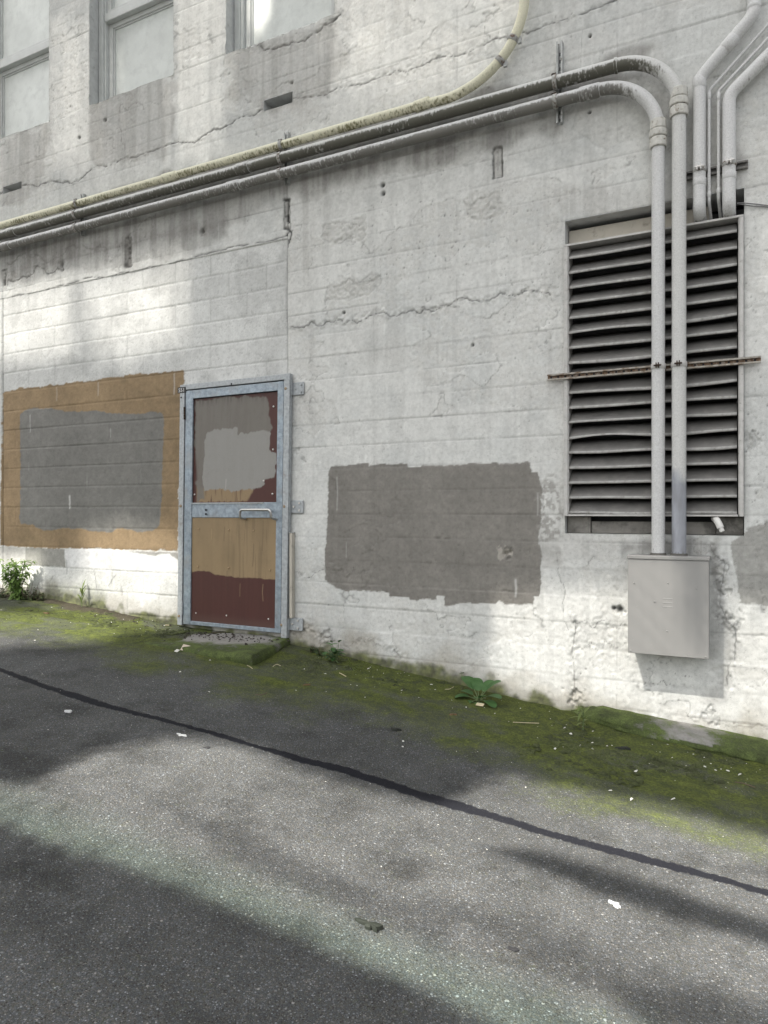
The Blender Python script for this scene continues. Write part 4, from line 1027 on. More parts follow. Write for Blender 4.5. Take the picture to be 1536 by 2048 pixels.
for px in (1399, 1458.5):
    c = P(px, 340 if px > 1420 else 348, dD)
    c.z = zr
    o = sleeve(hs_, 'clamp', c, (0, 0, 1), .041, .030, M['clamp'])
    m = MB()
    for s_ in (-.010, .010): m.box(c.x + s_ - .003, c.x + s_ + .003, c.y - .068, c.y - .036, zr - .018, zr + .018)
    m.tube([(c.x - .02, c.y - .056, zr), (c.x + .026, c.y - .056, zr)], .006, 8); m.build('clamp_bolt', M['stainless'], o)
wire = thing('cable', 'thin grey cable pair sagging out of the louvre opening to the right', 'cable')
for k in range(2):
    w0 = P(1472, 406 + k * 2, .01); w1 = P(1536, 411 + k * 3, .01); w2 = P(1640, 424 + k * 4, .01)
    MB().tube(cr([w0 + Vector((-.06, .10, .02)), w0, (w0 + w1) / 2 + Vector((0, -.008, -.006 * k)), w1, w2], 8), .0032, 8).build('strand', M['wire'], wire, smooth=True)

# ================================================================== LOUVRE
lv = thing('louvre_vent', 'large dusty grey metal louvre with bent slats set in the wall opening', 'louvre')
LX0, LX1 = -1.143, -0.052; LZ0, LZ1 = -.030, 1.812
m = MB()
m.box(LX0, LX0 + .026, -.030, .09, LZ0, LZ1 - .015); m.box(LX1 - .025, LX1, -.030, .09, LZ0, LZ1 - .015)
m.box(LX0, LX1, -.030, .09, LZ1 - .0145, LZ1); m.box(LX0 + .026, LX1 - .030, -.026, .09, LZ0, LZ0 + .012)
m.box(LX0 + .026, LX0 + .032, -.022, .09, LZ0 + .012, LZ1 - .015); m.box(LX1 - .0305, LX1 - .0255, -.022, .09, LZ0 + .012, LZ1 - .015)
m.build('louvre_frame', M['louvre_frame'], lv, bevel=.003)
LIP = mat_simple('louvre_lip_catchlight', (.31, .305, .29), .55, .05, .2, 22, .0006, dirt=30, dirtcol=(.15, .14, .125), dlo=.52, dhi=.75)  # lighter lip colour paints the catch-light along the slat edges
NB = 18; pitch = (LZ1 - .105 - (LZ0 + .012)) / (NB - 1)
rl = np.random.RandomState(5)
for k in range(NB):
    zl = LZ0 + .014 + k * pitch
    prof = [(-.022, .0), (-.024, .006), (-.022, .017), (-.012, .026), (.030, .064), (.092, .106)]
    nx = 36; vs = []; a1, a2, a3 = rl.randn(3)
    big_ = 1.15 if k in (4, 5, 6, 8, 9, 10, 11, 12) else .4
    for i in range(nx + 1):
        u = i / nx; x = LX0 + .033 + u * (LX1 - LX0 - .070)
        sag = big_ * (-.010 * math.sin(math.pi * u) * (a1 * .6 + .4) + .006 * a2 * math.sin(2 * math.pi * u) + .003 * a3 * math.sin(3*math.pi*u + a1))
        bul = big_ * (.012 * math.sin(math.pi * min(1, u * 1.5)) * abs(a2) * .6)
        for j, (y, z) in enumerate(prof):
            wgt = 1 - j / 5.5
            vs.append((x, y - bul * wgt, zl + z + sag * wgt))
    q = len(prof); fs = [(i*q + j, (i+1)*q + j, (i+1)*q + j + 1, i*q + j + 1) for i in range(nx) for j in range(q - 1)]
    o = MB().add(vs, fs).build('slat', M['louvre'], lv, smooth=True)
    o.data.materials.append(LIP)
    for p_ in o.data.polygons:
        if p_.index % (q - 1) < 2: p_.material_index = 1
    so = o.modifiers.new('thickness', 'SOLIDIFY'); so.thickness = .003; so.offset = 0
m = MB(); m.box(LX0 - .002, LX1 + .002, .16, .17, LZ0 - .11, LZ1 + .1); m.build('back_panel', mat_simple('louvre_duct', (.05, .05, .05), .9), lv)
hd = thing('timber_header', 'cream timber header board filling the gap above the louvre', 'board')
m = MB(); m.box(LO[0] + .004, LO[1] - .20, .10, .125, LZ1 - .05, LZ1 + .135); m.build('header_board', M['board'], hd, bevel=.003)
m = MB(); m.box(LO[0] + .10, LO[1] - .20, .075, .099, LZ1 - .05, LZ1 + .035); m.build('batten', M['board'], hd, bevel=.003)
sl = thing('sill_board', 'grimy painted board closing the slot below the louvre', 'board')
m = MB(); m.box(LO[0] + .004, LO[0] + .16, .055, .085, LO[2] + .002, LZ0 - .004); m.box(LO[0] + .163, LO[1] - .16, .07, .09, LO[2] + .002, LZ0 - .035); m.box(LO[1] - .157, LO[1] - .004, .055, .085, LO[2] + .002, LZ0 - .004)
m.build('sill_board_body', M['board_dark'], sl, bevel=.003)
sp = thing('drain_spout', 'stubby white plastic drain spout poking out below the louvre', 'drain pipe')
p0 = P(1432, 1041, .02); 
MB().tube(cr([p0 + Vector((-.012, .09, .012)), p0 + Vector((-.004, .03, .008)), p0 + Vector((.006, .0, -.002)), p0 + Vector((.020, -.012, -.030)), p0 + Vector((.026, -.015, -.046))], 5), .021, 18).build('elbow', M['pvc'], sp, smooth=True)
MB().tube([p0 + Vector((.026, -.015, -.044)), p0 + Vector((.036, -.019, -.068))], .0145, 16).build('tail', M['pvc'], sp, smooth=True)
# rusted strut across the louvre
rs_ = thing('rusty_strut', 'rusty perforated steel strut bolted level across the louvre', 'strut')
zs = (W(1095, 755, .06)[1] + W(1525, 713, .06)[1]) / 2 - .006
xs0, xs1 = W(1095, 755, .04)[0], W(1522, 713, .04)[0]
m = MB(); m.box(xs0, xs1, -.036, -.033, zs - .020, zs + .020); rb_o = m.build('web', M['rust'], rs_)
m = MB(); m.box(xs0, xs1, -.052, -.033, zs + .0165, zs + .0205); m.box(xs0, xs1, -.052, -.033, zs - .0205, zs - .0165); m.box(xs0, xs1, -.052, -.0495, zs + .010, zs + .0164); m.box(xs0, xs1, -.052, -.0495, zs - .0164, zs - .010)
m.build('flange', mat_simple('rust_stained_strut_paint', (.33, .31, .27), .65, .05, .25, 40, .0006, dirt=22, dirtcol=(.13, .08, .045), dlo=.48, dhi=.66), rs_)
k = xs0 + .025
while k < xs1 - .02:
    MB().tube([(k, -.0365, zs), (k, -.0385, zs)], .0068, 10).build('perforation', M['dark'], rb_o); k += .0475
for (x, y, r) in ((xB, yB, rB), (xC, yC, rC)):
    c = sleeve(rs_, 'pipe_clamp', (x, y, zs + .002), (0, 0, 1), r + .005, .036, M['louvre_frame'])
    m = MB()
    for s_ in (-.007, .007): m.box(x + s_ - .0025, x + s_ + .0025, y - r - .020, y - r - .002, zs - .014, zs + .018)
    m.tube([(x - .022, y - r - .012, zs + .002), (x + .022, y - r - .012, zs + .002)], .005, 8); m.build('clamp_screw', M['bolt_rust'], c)

# ================================================================== ELECTRICAL BOX
bx = thing('electrical_box', 'grey painted metal junction box on the wall under the two pipes', 'electrical box')
BD = .18; bx0, bx1 = W(1255.5, 1200, BD)[0], W(1418, 1200, BD)[0]; bz1, bz0 = W(1255, 1117, BD)[1], W(1335, 1312, BD)[1]
m = MB(); m.box(bx0 + .006, bx1 - .006, -BD + .016, -.001, bz0 + .006, bz1); m.build('box_body', M['boxpaint'], bx, bevel=.003)
# slightly dished cover
nx = 30; vs = []; fs = []
cv = MB(); cv.box(bx0, bx1, -BD, -BD + .014, bz0, bz1 - .002); cv.build('cover', M['boxpaint'], bx, bevel=.003)
cp = MB(); cp.box(bx0 - .004, bx1 + .004, -BD - .006, -.001, bz1 - .001, bz1 + .022); cp.build('rain_cap', M['boxpaint'], bx, bevel=.004)
for (px, py) in ((1261, 1301), (1411, 1314), (1372, 1313), (1268, 1166), (1336, 1166), (1309, 1203), (1334, 1262), (1393, 1177)):
    x, z = W(px, py, BD); MB().tube([(x, -BD + .002, z), (x, -BD - .003, z), (x, -BD - .005, z)], [.0055, .005, .002], 8).build('screw', M['boxpaint'], bx, smooth=True)
m = MB()
for k in range(3):
    x, z = W(1335, 1198 + k * 8, BD); m.box(x - .028, x + .028, -BD - .0012, -BD + .001, z - .004, z + .004)
m.build('embossed_label', M['boxpaint'], bx, bevel=.001)
for (x, r) in ((xB, rB), (xC, rC)):
    MB().tube([(x, -.089, bz1 + .0225), (x, -.089, bz1 + .036)], [r + .010, r + .006], 20).build('conduit_hub', mat_simple('sooty_hub', (.10, .095, .085), .8), bx, smooth=True)

# ================================================================== STEP AND LEDGE
def mat_mossy(name, mosscol, amount):
    m, N, L, b = newmat(name)
    g = N.new('ShaderNodeNewGeometry').outputs['Position']
    a = nd(N, 'ShaderNodeAttribute', attribute_name='moss').outputs['Fac']
    f1 = noise(N, L, g, 9, 5, .65); f2 = noise(N, L, g, 70, 4, .65); f3 = noise(N, L, g, 200, 3, .6)
    conc_ = mixc(N, L, f2, (.14, .135, .125), (.34, .33, .31))
    k = mathn(N, L, 'ADD', a, mathn(N, L, 'MULTIPLY_ADD', f1, 1.7, -.85)); k = mathn(N, L, 'ADD', k, mathn(N, L, 'MULTIPLY_ADD', f2, .7, -.35))
    k = rampn(N, L, k, [(.25, 0), (.75, .95)])
    mc = mixc(N, L, f2, (.018, .026, .008), mosscol)
    mc = mixc(N, L, 1.0, mc, rampn(N, L, f3, [(.3, .55), (.7, 1.3)]), 'MULTIPLY')
    mc = mixc(N, L, 1.0, mc, rampn(N, L, f1, [(.35, .5), (.65, 1.25)]), 'MULTIPLY'); L.new(mixc(N, L, k, conc_, mc), b.inputs['Base Color']); b.inputs['Roughness'].default_value = .9; b.inputs['Specular IOR Level'].default_value = .2
    bump(N, L, mathn(N, L, 'ADD', f2, f3), b, .6, .006); return m
M['mossy'] = mat_mossy('mossy_concrete', (.115, .155, .035), 1)
def solid_grid(name, fn, nu, nv, mat, parent, mossfn, kind=None):
    """closed loft: fn(u,v)->(x,y,z); u along, v round the section"""
    U, Vv = np.meshgrid(np.linspace(0, 1, nu), np.linspace(0, 1, nv)); sh = U.shape
    pts = np.array([fn(u, v) for u, v in zip(U.ravel(), Vv.ravel())])
    ii = np.arange(nu * nv).reshape(sh)
    q = np.stack([ii[:-1, :-1], ii[:-1, 1:], ii[1:, 1:], ii[1:, :-1]], -1).reshape(-1, 4)
    mo = np.array([mossfn(*p) for p in pts])
    return grid_object(name, pts, q, mat, parent, {'moss': mo})
st = thing('door_step', 'low concrete step covered in green moss below the steel door', 'step')
sx0, sx1, sy1 = -4.42, -3.225, -.735; sz = DZ0 - .028
bm_ = bmesh.new()
nx, ny = 70, 46
def step_top(x, y):
    e = min((sx1 - .175 * (1 + y / .735) - x), (y - (sy1))) ; r_ = .03
    drop = 0 if e > r_ else (r_ - math.sqrt(max(0, r_*r_ - (r_ - max(e, 0))**2)))
    return sz - drop + .010 * (float(fbm(np.array([x]), np.array([y]), 6, o=3, seed=501)[0]) - .5) - .02 * max(0, (-3.9 - x))
vs = []; fs = []
skirt = 4
for j in range(ny + 1):
    for i in range(nx + 1):
        y = sy1 * (1 - j / ny) - .001; x = sx0 + (sx1 - .175 * (1 + y / .735) - sx0) * i / nx
        wob = .012 * (float(vnoise(np.array([x * 7]), np.array([y * 7]), 502)[0]) - .5)
        vs.append((x + (wob if i == nx else 0), y + (wob if j == 0 else 0), step_top(x, y)))
for j in range(ny):
    for i in range(nx): fs.append((j*(nx+1)+i, j*(nx+1)+i+1, (j+1)*(nx+1)+i+1, (j+1)*(nx+1)+i))
def skirt_edge(ids):
    base = len(vs); k = 6
    for t in range(1, k + 1):
        for a in ids:
            x, y, z = vs[a]; zt_ = float(zg(x, y)) - .04
            rr = .012 * (float(vnoise(np.array([x * 9 + z]), np.array([y * 9 + t * .7]), 503)[0]) - .5)
            vs.append((x + rr, y + rr, z + (zt_ - z) * t / k))
    n = len(ids); prev = list(ids)
    for t in range(k):
        cur = [base + t*n + q for q in range(n)]
        for q in range(n - 1): fs.append((prev[q], cur[q], cur[q+1], prev[q+1]))
        prev = cur
skirt_edge([i for i in range(nx, -1, -1)][::-1]); skirt_edge([j*(nx+1)+nx for j in range(ny + 1)])
mo = []
for (x, y, z) in vs:
    bare_ = math.exp(-(((x + 3.85) / .38) ** 2 + ((y + .22) / .22) ** 2)) * 1.5 + math.exp(-(((x + 4.2) / .25) ** 2 + ((y + .25) / .2) ** 2))
    mo.append(.95 - bare_)
so_ = MB().add(vs, fs).build('step_slab', M['mossy'], st, smooth=True)
at = so_.data.attributes.new('moss', 'FLOAT', 'POINT'); at.data.foreach_set('value', np.array(mo, np.float32))

lg = thing('footing_ledge', 'low mossy concrete ledge along the foot of the wall at right', 'ledge')
lx0, lx1 = -1.10, 3.2
fx = np.array([-1.10, -1.02, -.9, -.73, -.47, -.3, 0, 3.2]); fd = np.array([.02, .08, .13, .18, .20, .21, .22, .23])
def ledge(u, v):
    x = lx0 + (lx1 - lx0) * (u ** 1.5 if True else u)
    d = float(np.interp(x, fx, fd)); top = float(zb(x)) + min(.080, .010 + .35 * max(0, x + 1.09)) + .004
    n_ = float(fbm(np.array([x]), np.array([v * 3.0]), 7, o=3, seed=510)[0]) - .5
    if v < .55: t = v / .55; y = -d * t; z = top - .035 * t ** 2 - (.012 if t > .95 else 0)
    else:
        t = (v - .55) / .45; y = -d - .012 * math.sin(t * 3.1) ; z = top - .047 + (float(zg(x, -d)) - .05 - top + .047) * t
    return (x, y + .018 * n_ * (1 if v > .05 else 0), z + .010 * n_)
solid_grid('ledge_body', ledge, 240, 26, M['mossy'], lg, lambda x, y, z: (1.05 - .75 * math.exp(-((x + .36) / .24) ** 2)) if y > -.21 else 1.25)

# ================================================================== PLANTS
def leafmat(name, c1, c2, tr=.25):
    m, N, L, b = newmat(name)
    g = N.new('ShaderNodeTexCoord').outputs['Object']
    L.new(mixc(N, L, rampn(N, L, noise(N, L, g, 28, 3), [(.3, 0), (.7, 1)]), c1, c2), b.inputs['Base Color'])
    b.inputs['Roughness'].default_value = .5; b.inputs['Specular IOR Level'].default_value = .35
    try: b.inputs['Transmission Weight'].default_value = 0
    except Exception: pass
    t = N.new('ShaderNodeBsdfTranslucent'); L.new(mixc(N, L, .5, c1, c2), t.inputs[0])
    mx = N.new('ShaderNodeMixShader'); mx.inputs[0].default_value = tr
    out = N['Material Output']; L.new(b.outputs[0], mx.inputs[1]); L.new(t.outputs[0], mx.inputs[2]); L.new(mx.outputs[0], out.inputs[0])
    return m
LM1 = leafmat('bright_weed_leaf', (.17, .28, .07), (.32, .45, .15), .4); LM2 = leafmat('dull_weed_leaf', (.035, .055, .02), (.07, .10, .04))
LM3 = leafmat('broad_weed_leaf', (.045, .105, .03), (.075, .16, .05)); LM4 = leafmat('grass_leaf', (.10, .14, .04), (.16, .20, .06))
STEM = mat_simple('weed_stem', (.11, .15, .06), .6); DSTEM = mat_simple('dry_stem', (.10, .075, .05), .8)
def leaf(mb, base, direction, length, width, droop=.4, cup=.25, blunt=False, n=6):
    d = Vector(direction).normalized(); side = d.cross(Vector((0, 0, 1)))
    if side.length < .01: side = Vector((1, 0, 0))
    side.normalize(); up = side.cross(d).normalized()
    vs = []; p = Vector(base); dd = d.copy()
    for i in range(n + 1):
        t = i / n
        wd = width * (math.sin(math.pi * min(.98, .06 + t * .92)) if not blunt else math.sqrt(max(0, 1 - ((t - .52) / (.54 if t < .52 else .49)) ** 2))) / 2 + .0005
        vs += [p - side * wd + up * wd * cup, p.copy(), p + side * wd + up * wd * cup]
        dd = (dd + Vector((0, 0, -droop / n))).normalized(); up = side.cross(dd).normalized()
        p = p + dd * length / n
    mb.add(vs, [q for i in range(n) for q in ((i*3, i*3+1, i*3+4, i*3+3), (i*3+1, i*3+2, i*3+5, i*3+4))])
rp = np.random.RandomState(77)
def plant(name, label, cat, base, stems, fol, lm, sm=STEM, group=None):
    root = thing(name, label, cat, tuple(base), group=group)
    b = Vector(base)
    if stems.v:
        stems.v = [tuple(Vector(v) + b) for v in stems.v]; stems.build('stem', sm, root, smooth=True)
    fol.v = [tuple(Vector(v) + b) for v in fol.v]; fol.build('foliage', lm, root, smooth=True)
    return root
def rv(el0, el1, a0=0, a1=360):
    a = R(rp.uniform(a0, a1)); e = R(rp.uniform(el0, el1)); return Vector((math.cos(a)*math.cos(e), math.sin(a)*math.cos(e), math.sin(e)))
# tall bright weed
g0 = G(38, 1199); g0.y = min(g0.y, -.12); g0.z = float(zg(g0.x, g0.y))
s_, f_ = MB(), MB()
for k in range(20):
    lean = rv(58, 88, 150, 390); top = lean * rp.uniform(.26, .46)
    path = [Vector((rp.uniform(-.05,.05), rp.uniform(-.03,.03), 0)), top * .5 + Vector((0, 0, .03)), top]
    path = cr(path, 5); s_.tube(path, [.004 - .0025 * i / len(path) for i in range(len(path))], 6)
    for i, p in enumerate(path[1:]):
        for q in range(4): leaf(f_, p, rv(-15, 50), rp.uniform(.05, .10) * (1.1 - .35 * i / len(path)), rp.uniform(.014, .024), rp.uniform(.5, 1.3))
plant('leafy_weed', 'tall bright green weed with narrow leaves at the wall foot far left', 'weed', g0, s_, f_, LM1)
# scrubby dark weeds
def scrub(label, x, y, hgt, wd, n, lm=LM2, dry=True, d=-.10):
    g_ = G(x, y); g_.y = min(g_.y, d); g_.z = float(zg(g_.x, g_.y)); s_, f_ = MB(), MB()
    for k in range(n):
        o = Vector((rp.uniform(-wd, wd), rp.uniform(-.05, .03), 0)); top = o + rv(50, 90) * hgt * rp.uniform(.4, 1)
        s_.tube([o, (o + top) / 2 + Vector((rp.randn()*.008, 0, 0)), top], [.0022, .0017, .001], 5)
        for q in range(5): leaf(f_, o.lerp(top, rp.uniform(.05, .7 if dry else 1)), rv(-10, 50), rp.uniform(.03, .06), rp.uniform(.012, .025), .8)
    plant('scrubby_weed', label, 'weed', g_, s_, f_, lm, DSTEM if dry else STEM)
scrub('dark half dry weed with bare stalks right of the tall bright weed', 84, 1200, .22, .13, 26)
scrub('dark leafy weed at the left edge of the view, left of the tall bright weed', 3, 1193, .16, .14, 22)
scrub('small dark weed in the wall corner right of the door step', 636, 1308, .09, .06, 14, d=-.04)
# sprig with sword leaves
def sprig(label, x, y, hgt, n, lw, ll, lm, d=-.06, el=(20, 75), tip=0.0):
    g_ = G(x, y); g_.y = min(g_.y, d); g_.z = float(zg(g_.x, g_.y)); s_, f_ = MB(), MB()
    s_.tube([(0, 0, 0), (.004, -.004, hgt * .6), (.002 + tip, -.004, hgt)], [.0035, .0028, .0012], 6)
    for k in range(n):
        t = k / max(1, n - 1); leaf(f_, Vector((.003, -.003, hgt * (.25 + .72 * t))), rv(*el), ll * rp.uniform(.7, 1.15), lw * rp.uniform(.8, 1.2), rp.uniform(.6, 1.1))
    plant('weed_sprig', label, 'weed', g_, s_, f_, lm)
sprig('thin weed sprig with sword shaped leaves against the low blocks', 170, 1216, .20, 9, .016, .11, LM4)
sprig('pale weed sprig with long leaves at the left end of the footing ledge', 1166, 1462, .16, 13, .018, .10, LM4, d=-.16, el=(5, 60))
# small bushy weed
g_ = G(672, 1326); g_.y = min(g_.y, -.05); g_.z = float(zg(g_.x, g_.y)); s_, f_ = MB(), MB()
for k in range(6):
    top = rv(50, 88) * rp.uniform(.09, .20); s_.tube([(rp.uniform(-.03,.03), 0, 0), top * .6, top], [.003, .002, .001], 6)
    for q in range(7): leaf(f_, top * rp.uniform(.25, 1), rv(-5, 40), rp.uniform(.045, .075), rp.uniform(.024, .040), .6, blunt=True)
plant('bushy_weed', 'small bushy green weed with oval leaves between the step and the grey patch', 'weed', g_, s_, f_, LM3)
# broad leaved rosette
g_ = G(958, 1403); g_.y = min(g_.y, -.11); g_.z = float(zg(g_.x, g_.y)); s_, f_ = MB(), MB()
for k, (az, el, L_) in enumerate([(200,25,.13),(235,10,.10),(262,5,.09),(290,8,.08),(330,18,.12),(350,35,.13),(25,58,.15),(60,60,.13),(120,62,.13),(150,55,.16),(175,40,.11),(275,45,.07),(310,50,.08)]):
    dv = Vector((math.cos(R(az))*math.cos(R(el)), math.sin(R(az))*math.cos(R(el)), math.sin(R(el))))
    L_ *= 1.4; a = dv * L_ * .45; s_.tube([(0, 0, .004), a * .5 + Vector((0,0,.005)), a], [.004, .003, .002], 6)
    leaf(f_, a * .9, (dv + Vector((0, 0, -.1))), L_ * .62, L_ * .46, .9, .12, True, 9)
plant('broad_leaf_weed', 'low rosette weed with broad rounded leaves at the wall foot', 'weed', g_, s_, f_, LM3)
# tiny seedling and grass tuft
g_ = G(905, 1385); g_.y = -.02; g_.z = float(zg(g_.x, g_.y)); s_, f_ = MB(), MB()
s_.tube([(0, 0, 0), (.003, 0, .05), (0, -.002, .10)], [.0016, .0014, .001], 5)
for k in range(5): leaf(f_, (0, -.002, .095), rv(10, 60), .022, .012, .4)
plant('seedling', 'tiny single stemmed seedling against the wall left of the broad leaved weed', 'weed', g_, s_, f_, LM2)
g_ = G(703, 1337); s_, f_ = MB(), MB()
for k in range(26): leaf(f_, (rp.uniform(-.03,.03), rp.uniform(-.02,.02), 0), rv(10, 70, 200, 400), rp.uniform(.06, .14), .004, rp.uniform(.6, 1.6), .1)
plant('grass_tuft', 'thin yellow green grass tuft trailing right of the small bushy weed', 'grass', g_, s_, f_, LM4)

# ================================================================== LITTER
CARD = mat_simple('scrap_card', (.55, .47, .38), .8, 0, .08, 10); WHITE = mat_simple('white_scrap', (.55, .54, .50), .7, 0, .06, 10)
TANC = mat_simple('tan_chip', (.52, .45, .30), .8); STRAW = mat_simple('dry_straw', (.42, .37, .24), .8); GUM = mat_simple('dark_blot', (.018, .018, .02), .9); DLEAF = mat_simple('dark_leaf', (.013, .015, .011), .8)
DROP = mat_simple('chalky_dropping', (.46, .47, .47), .9, 0, .12, 60)
def card(name, label, cat, x, y, a, b, rz, tilt, mat, th=.002, up=.006):
    g_ = G(x, y, up); o = MB(); o.box(-a/2, a/2, -b/2, b/2, 0, th)
    for v_i, v in enumerate(o.v): o.v[v_i] = (v[0] + .12 * v[1], v[1], v[2] + .25 * a * (v[0] / a) ** 2)
    ob = o.build(name, mat, None, loc=tuple(g_)); ob.rotation_euler = (R(tilt), R(tilt * .4), R(rz)); return tag(ob, label, cat)
card('card_scrap', 'folded pinkish card scrap lying against the front of the mossy step', 'litter', 373, 1303, .075, .06, 35, 38, CARD, .003, .022)
card('paper_scrap', 'tiny white paper scrap left of the pinkish card scrap', 'litter', 354, 1305, .028, .03, 10, 25, WHITE, .002, .012)
card('wood_chip', 'pale tan wood chip in front of the broad leaved weed', 'litter', 960, 1414, .05, .035, 12, 12, TANC, .004, .012)
def blot(name, label, cat, x, y, rx, ry, rz, mat, seed, th=.0022, up=.0045, lobes=.35):
    g_ = G(x, y, up); r_ = np.random.RandomState(seed); n = 26; ph = r_.rand(4) * 6
    pr = [1 + lobes * (math.sin(2*t + ph[0]) * .4 + math.sin(3*t + ph[1]) * .4 + math.sin(5*t + ph[2]) * .35 + math.sin(9*t + ph[3]) * .15) for t in [2*math.pi*k/n for k in range(n)]]
    vs = []
    for zz, s_ in ((-.008, 1.04), (th * .6, 1.0), (th, .8)):
        vs += [(rx * s_ * pr[k] * math.cos(2*math.pi*k/n), ry * s_ * pr[k] * math.sin(2*math.pi*k/n), zz) for k in range(n)]
    vs.append((0, 0, th * 1.1))
    fs = [(i*n+k, i*n+(k+1) % n, (i+1)*n+(k+1) % n, (i+1)*n+k) for i in range(2) for k in range(n)] + [(2*n+k, 2*n+(k+1) % n, 3*n) for k in range(n)]
    o = MB().add(vs, fs).build(name, mat, None, smooth=True, loc=tuple(g_)); o.rotation_euler = (0, 0, R(rz)); return tag(o, label, cat)
blot('dropping', 'white bird dropping on dark asphalt below the tar seam at left', 'bird dropping', 137, 1423, .021, .014, 20, DROP, 1)
blot('dropping', 'white two lobed bird dropping on the asphalt just above the sunlit band', 'bird dropping', 362, 1471, .030, .012, 5, DROP, 2, lobes=.7)
blot('dropping', 'bright ragged bird dropping on sunlit asphalt at the right', 'bird dropping', 1229, 1809, .021, .009, -20, DROP, 3, lobes=.9)
blot('gum_blot', 'flat black gum blot below the tar seam near the middle left', 'gum', 413, 1497, .020, .014, 10, GUM, 4)
blot('gum_blot', 'round black gum blot on the pale asphalt at lower right', 'gum', 1027, 1901, .016, .011, 0, GUM, 5)
blot('gum_blot', 'small black gum blot at the very bottom right', 'gum', 1358, 2030, .010, .008, 0, GUM, 6)
blot('dead_leaf', 'dark crumpled leaf on greenish sunlit asphalt near the bottom', 'leaf', 738, 1853, .036, .016, -15, DLEAF, 7, th=.008, lobes=.9)
blot('dead_leaf', 'small grey curled leaf on the moss edge in the middle', 'leaf', 790, 1461, .028, .014, -5, DLEAF, 8, th=.010, lobes=.7)
blot('dead_leaf', 'dark crumpled leaf on the moss below the footing ledge', 'leaf', 1248, 1499, .030, .018, 10, DLEAF, 9, th=.010, lobes=.9)
def stick(label, pts, r=.0025, mat=STRAW, name='straw_stalk'):
    q = [G(x, y, .008) for x, y in pts]; b = q[0].copy()
    o = MB().tube(cr([p - b for p in q], 4), r, 6).build(name, mat, None, smooth=True, loc=tuple(b)); tag(o, label, 'straw')
stick('long straight straw on the moss right of the broad leaved weed', [(1026,1447),(1050,1448),(1078,1449)])
stick('short bright straw lying below the grass tuft', [(679,1348),(685,1351),(692,1355)], .003)
stick('bent dry straw right of the front corner of the mossy step', [(546,1335),(553,1331),(561,1334)], .003)
stick('pale straw at the foot of the wall left of the door', [(399//1,1246),(330,1252),(338,1252)][1:] , .004)
stick('forked pale straw near the wall left of the broad leaved weed', [(890,1381),(900,1380),(907,1376)], .003)
stick('pale curled straw at the lower front edge of the step', [(494,1333),(500,1336),(505,1340)], .003)
BLEAF = mat_simple('brown_leaf', (.12, .075, .035), .8, 0, .3, 40)
blot('dead_leaf', 'brown curled leaf on the moss below the big grey painted patch', 'leaf', 905, 1432, .022, .012, 30, BLEAF, 21, th=.010, lobes=.8)
blot('dead_leaf', 'small brown leaf on the asphalt right of the mossy step', 'leaf', 612, 1372, .018, .010, 60, BLEAF, 22, th=.008, lobes=.8)
blot('dead_leaf', 'brown leaf caught on the moss in front of the tall bright weed', 'leaf', 92, 1228, .026, .016, 10, BLEAF, 23, th=.010, lobes=.8)
stick('thin dark twig on the moss at the far right edge', [(1470,1567),(1488,1570),(1510,1578)], .0028, DSTEM, 'twig')
stick('small dark twig on the asphalt above the tar seam in the middle', [(510,1392),(524,1392),(534,1388)], .0028, DSTEM, 'twig')
# moss cushions: past counting
MC = mat_mossy('moss_cushion', (.088, .105, .030), 1); mcb = MB(); rm = np.random.RandomState(31); mvals = []
def dome(x, y, z, r, hh):
    n = 9; ph = rm.rand() * 6; el = rm.uniform(.6, 1.2); rad = 1 + .22 * rm.randn(n); vs = []
    for q, zz in ((1.0, -.25), (.86, .45), (.5, .88)):
        vs += [(x + r*q*rad[k]*math.cos(ph + 2*math.pi*k/n), y + r*q*rad[k]*el*math.sin(ph + 2*math.pi*k/n), z + hh*zz*(1 + .25*rm.randn())) for k in range(n)]
    vs.append((x, y, z + hh))
    mcb.add(vs, [(i*n+k, i*n+(k+1) % n, (i+1)*n+(k+1) % n, (i+1)*n+k) for i in range(2) for k in range(n)] + [(2*n+k, 2*n+(k+1) % n, 3*n) for k in range(n)])
for k in range(9000):
    x = rm.uniform(-6.9, .9); yb = float(np.interp(x, [p[0] for p in mg], [p[1] for p in mg]))
    y = -abs(rm.randn()) * .45 * abs(yb) - .015
    if x > -1.05: y -= .20
    if sx0 + .05 < x < sx1 + .02 and y > sy1 - .01: continue
    if y < yb * 1.05: continue
    d_ = float(fbm(np.array([x]), np.array([y]), 3.1, o=3, seed=601)[0])
    if d_ < .50 + .25 * abs(y / yb): continue
    r = rm.uniform(.007, .024) * (1.2 if y > -.12 else 1.0); dome(x, y, float(zg(x, y)), r, r * rm.uniform(.22, .48))
mo_ = mcb.build('moss_cushions', MC, None, smooth=True)
at = mo_.data.attributes.new('moss', 'FLOAT', 'POINT'); at.data.foreach_set('value', np.full(len(mo_.data.vertices), 1.3, np.float32))
tag(mo_, 'cushions of green moss crowding the foot of the wall', 'moss', kind='stuff')
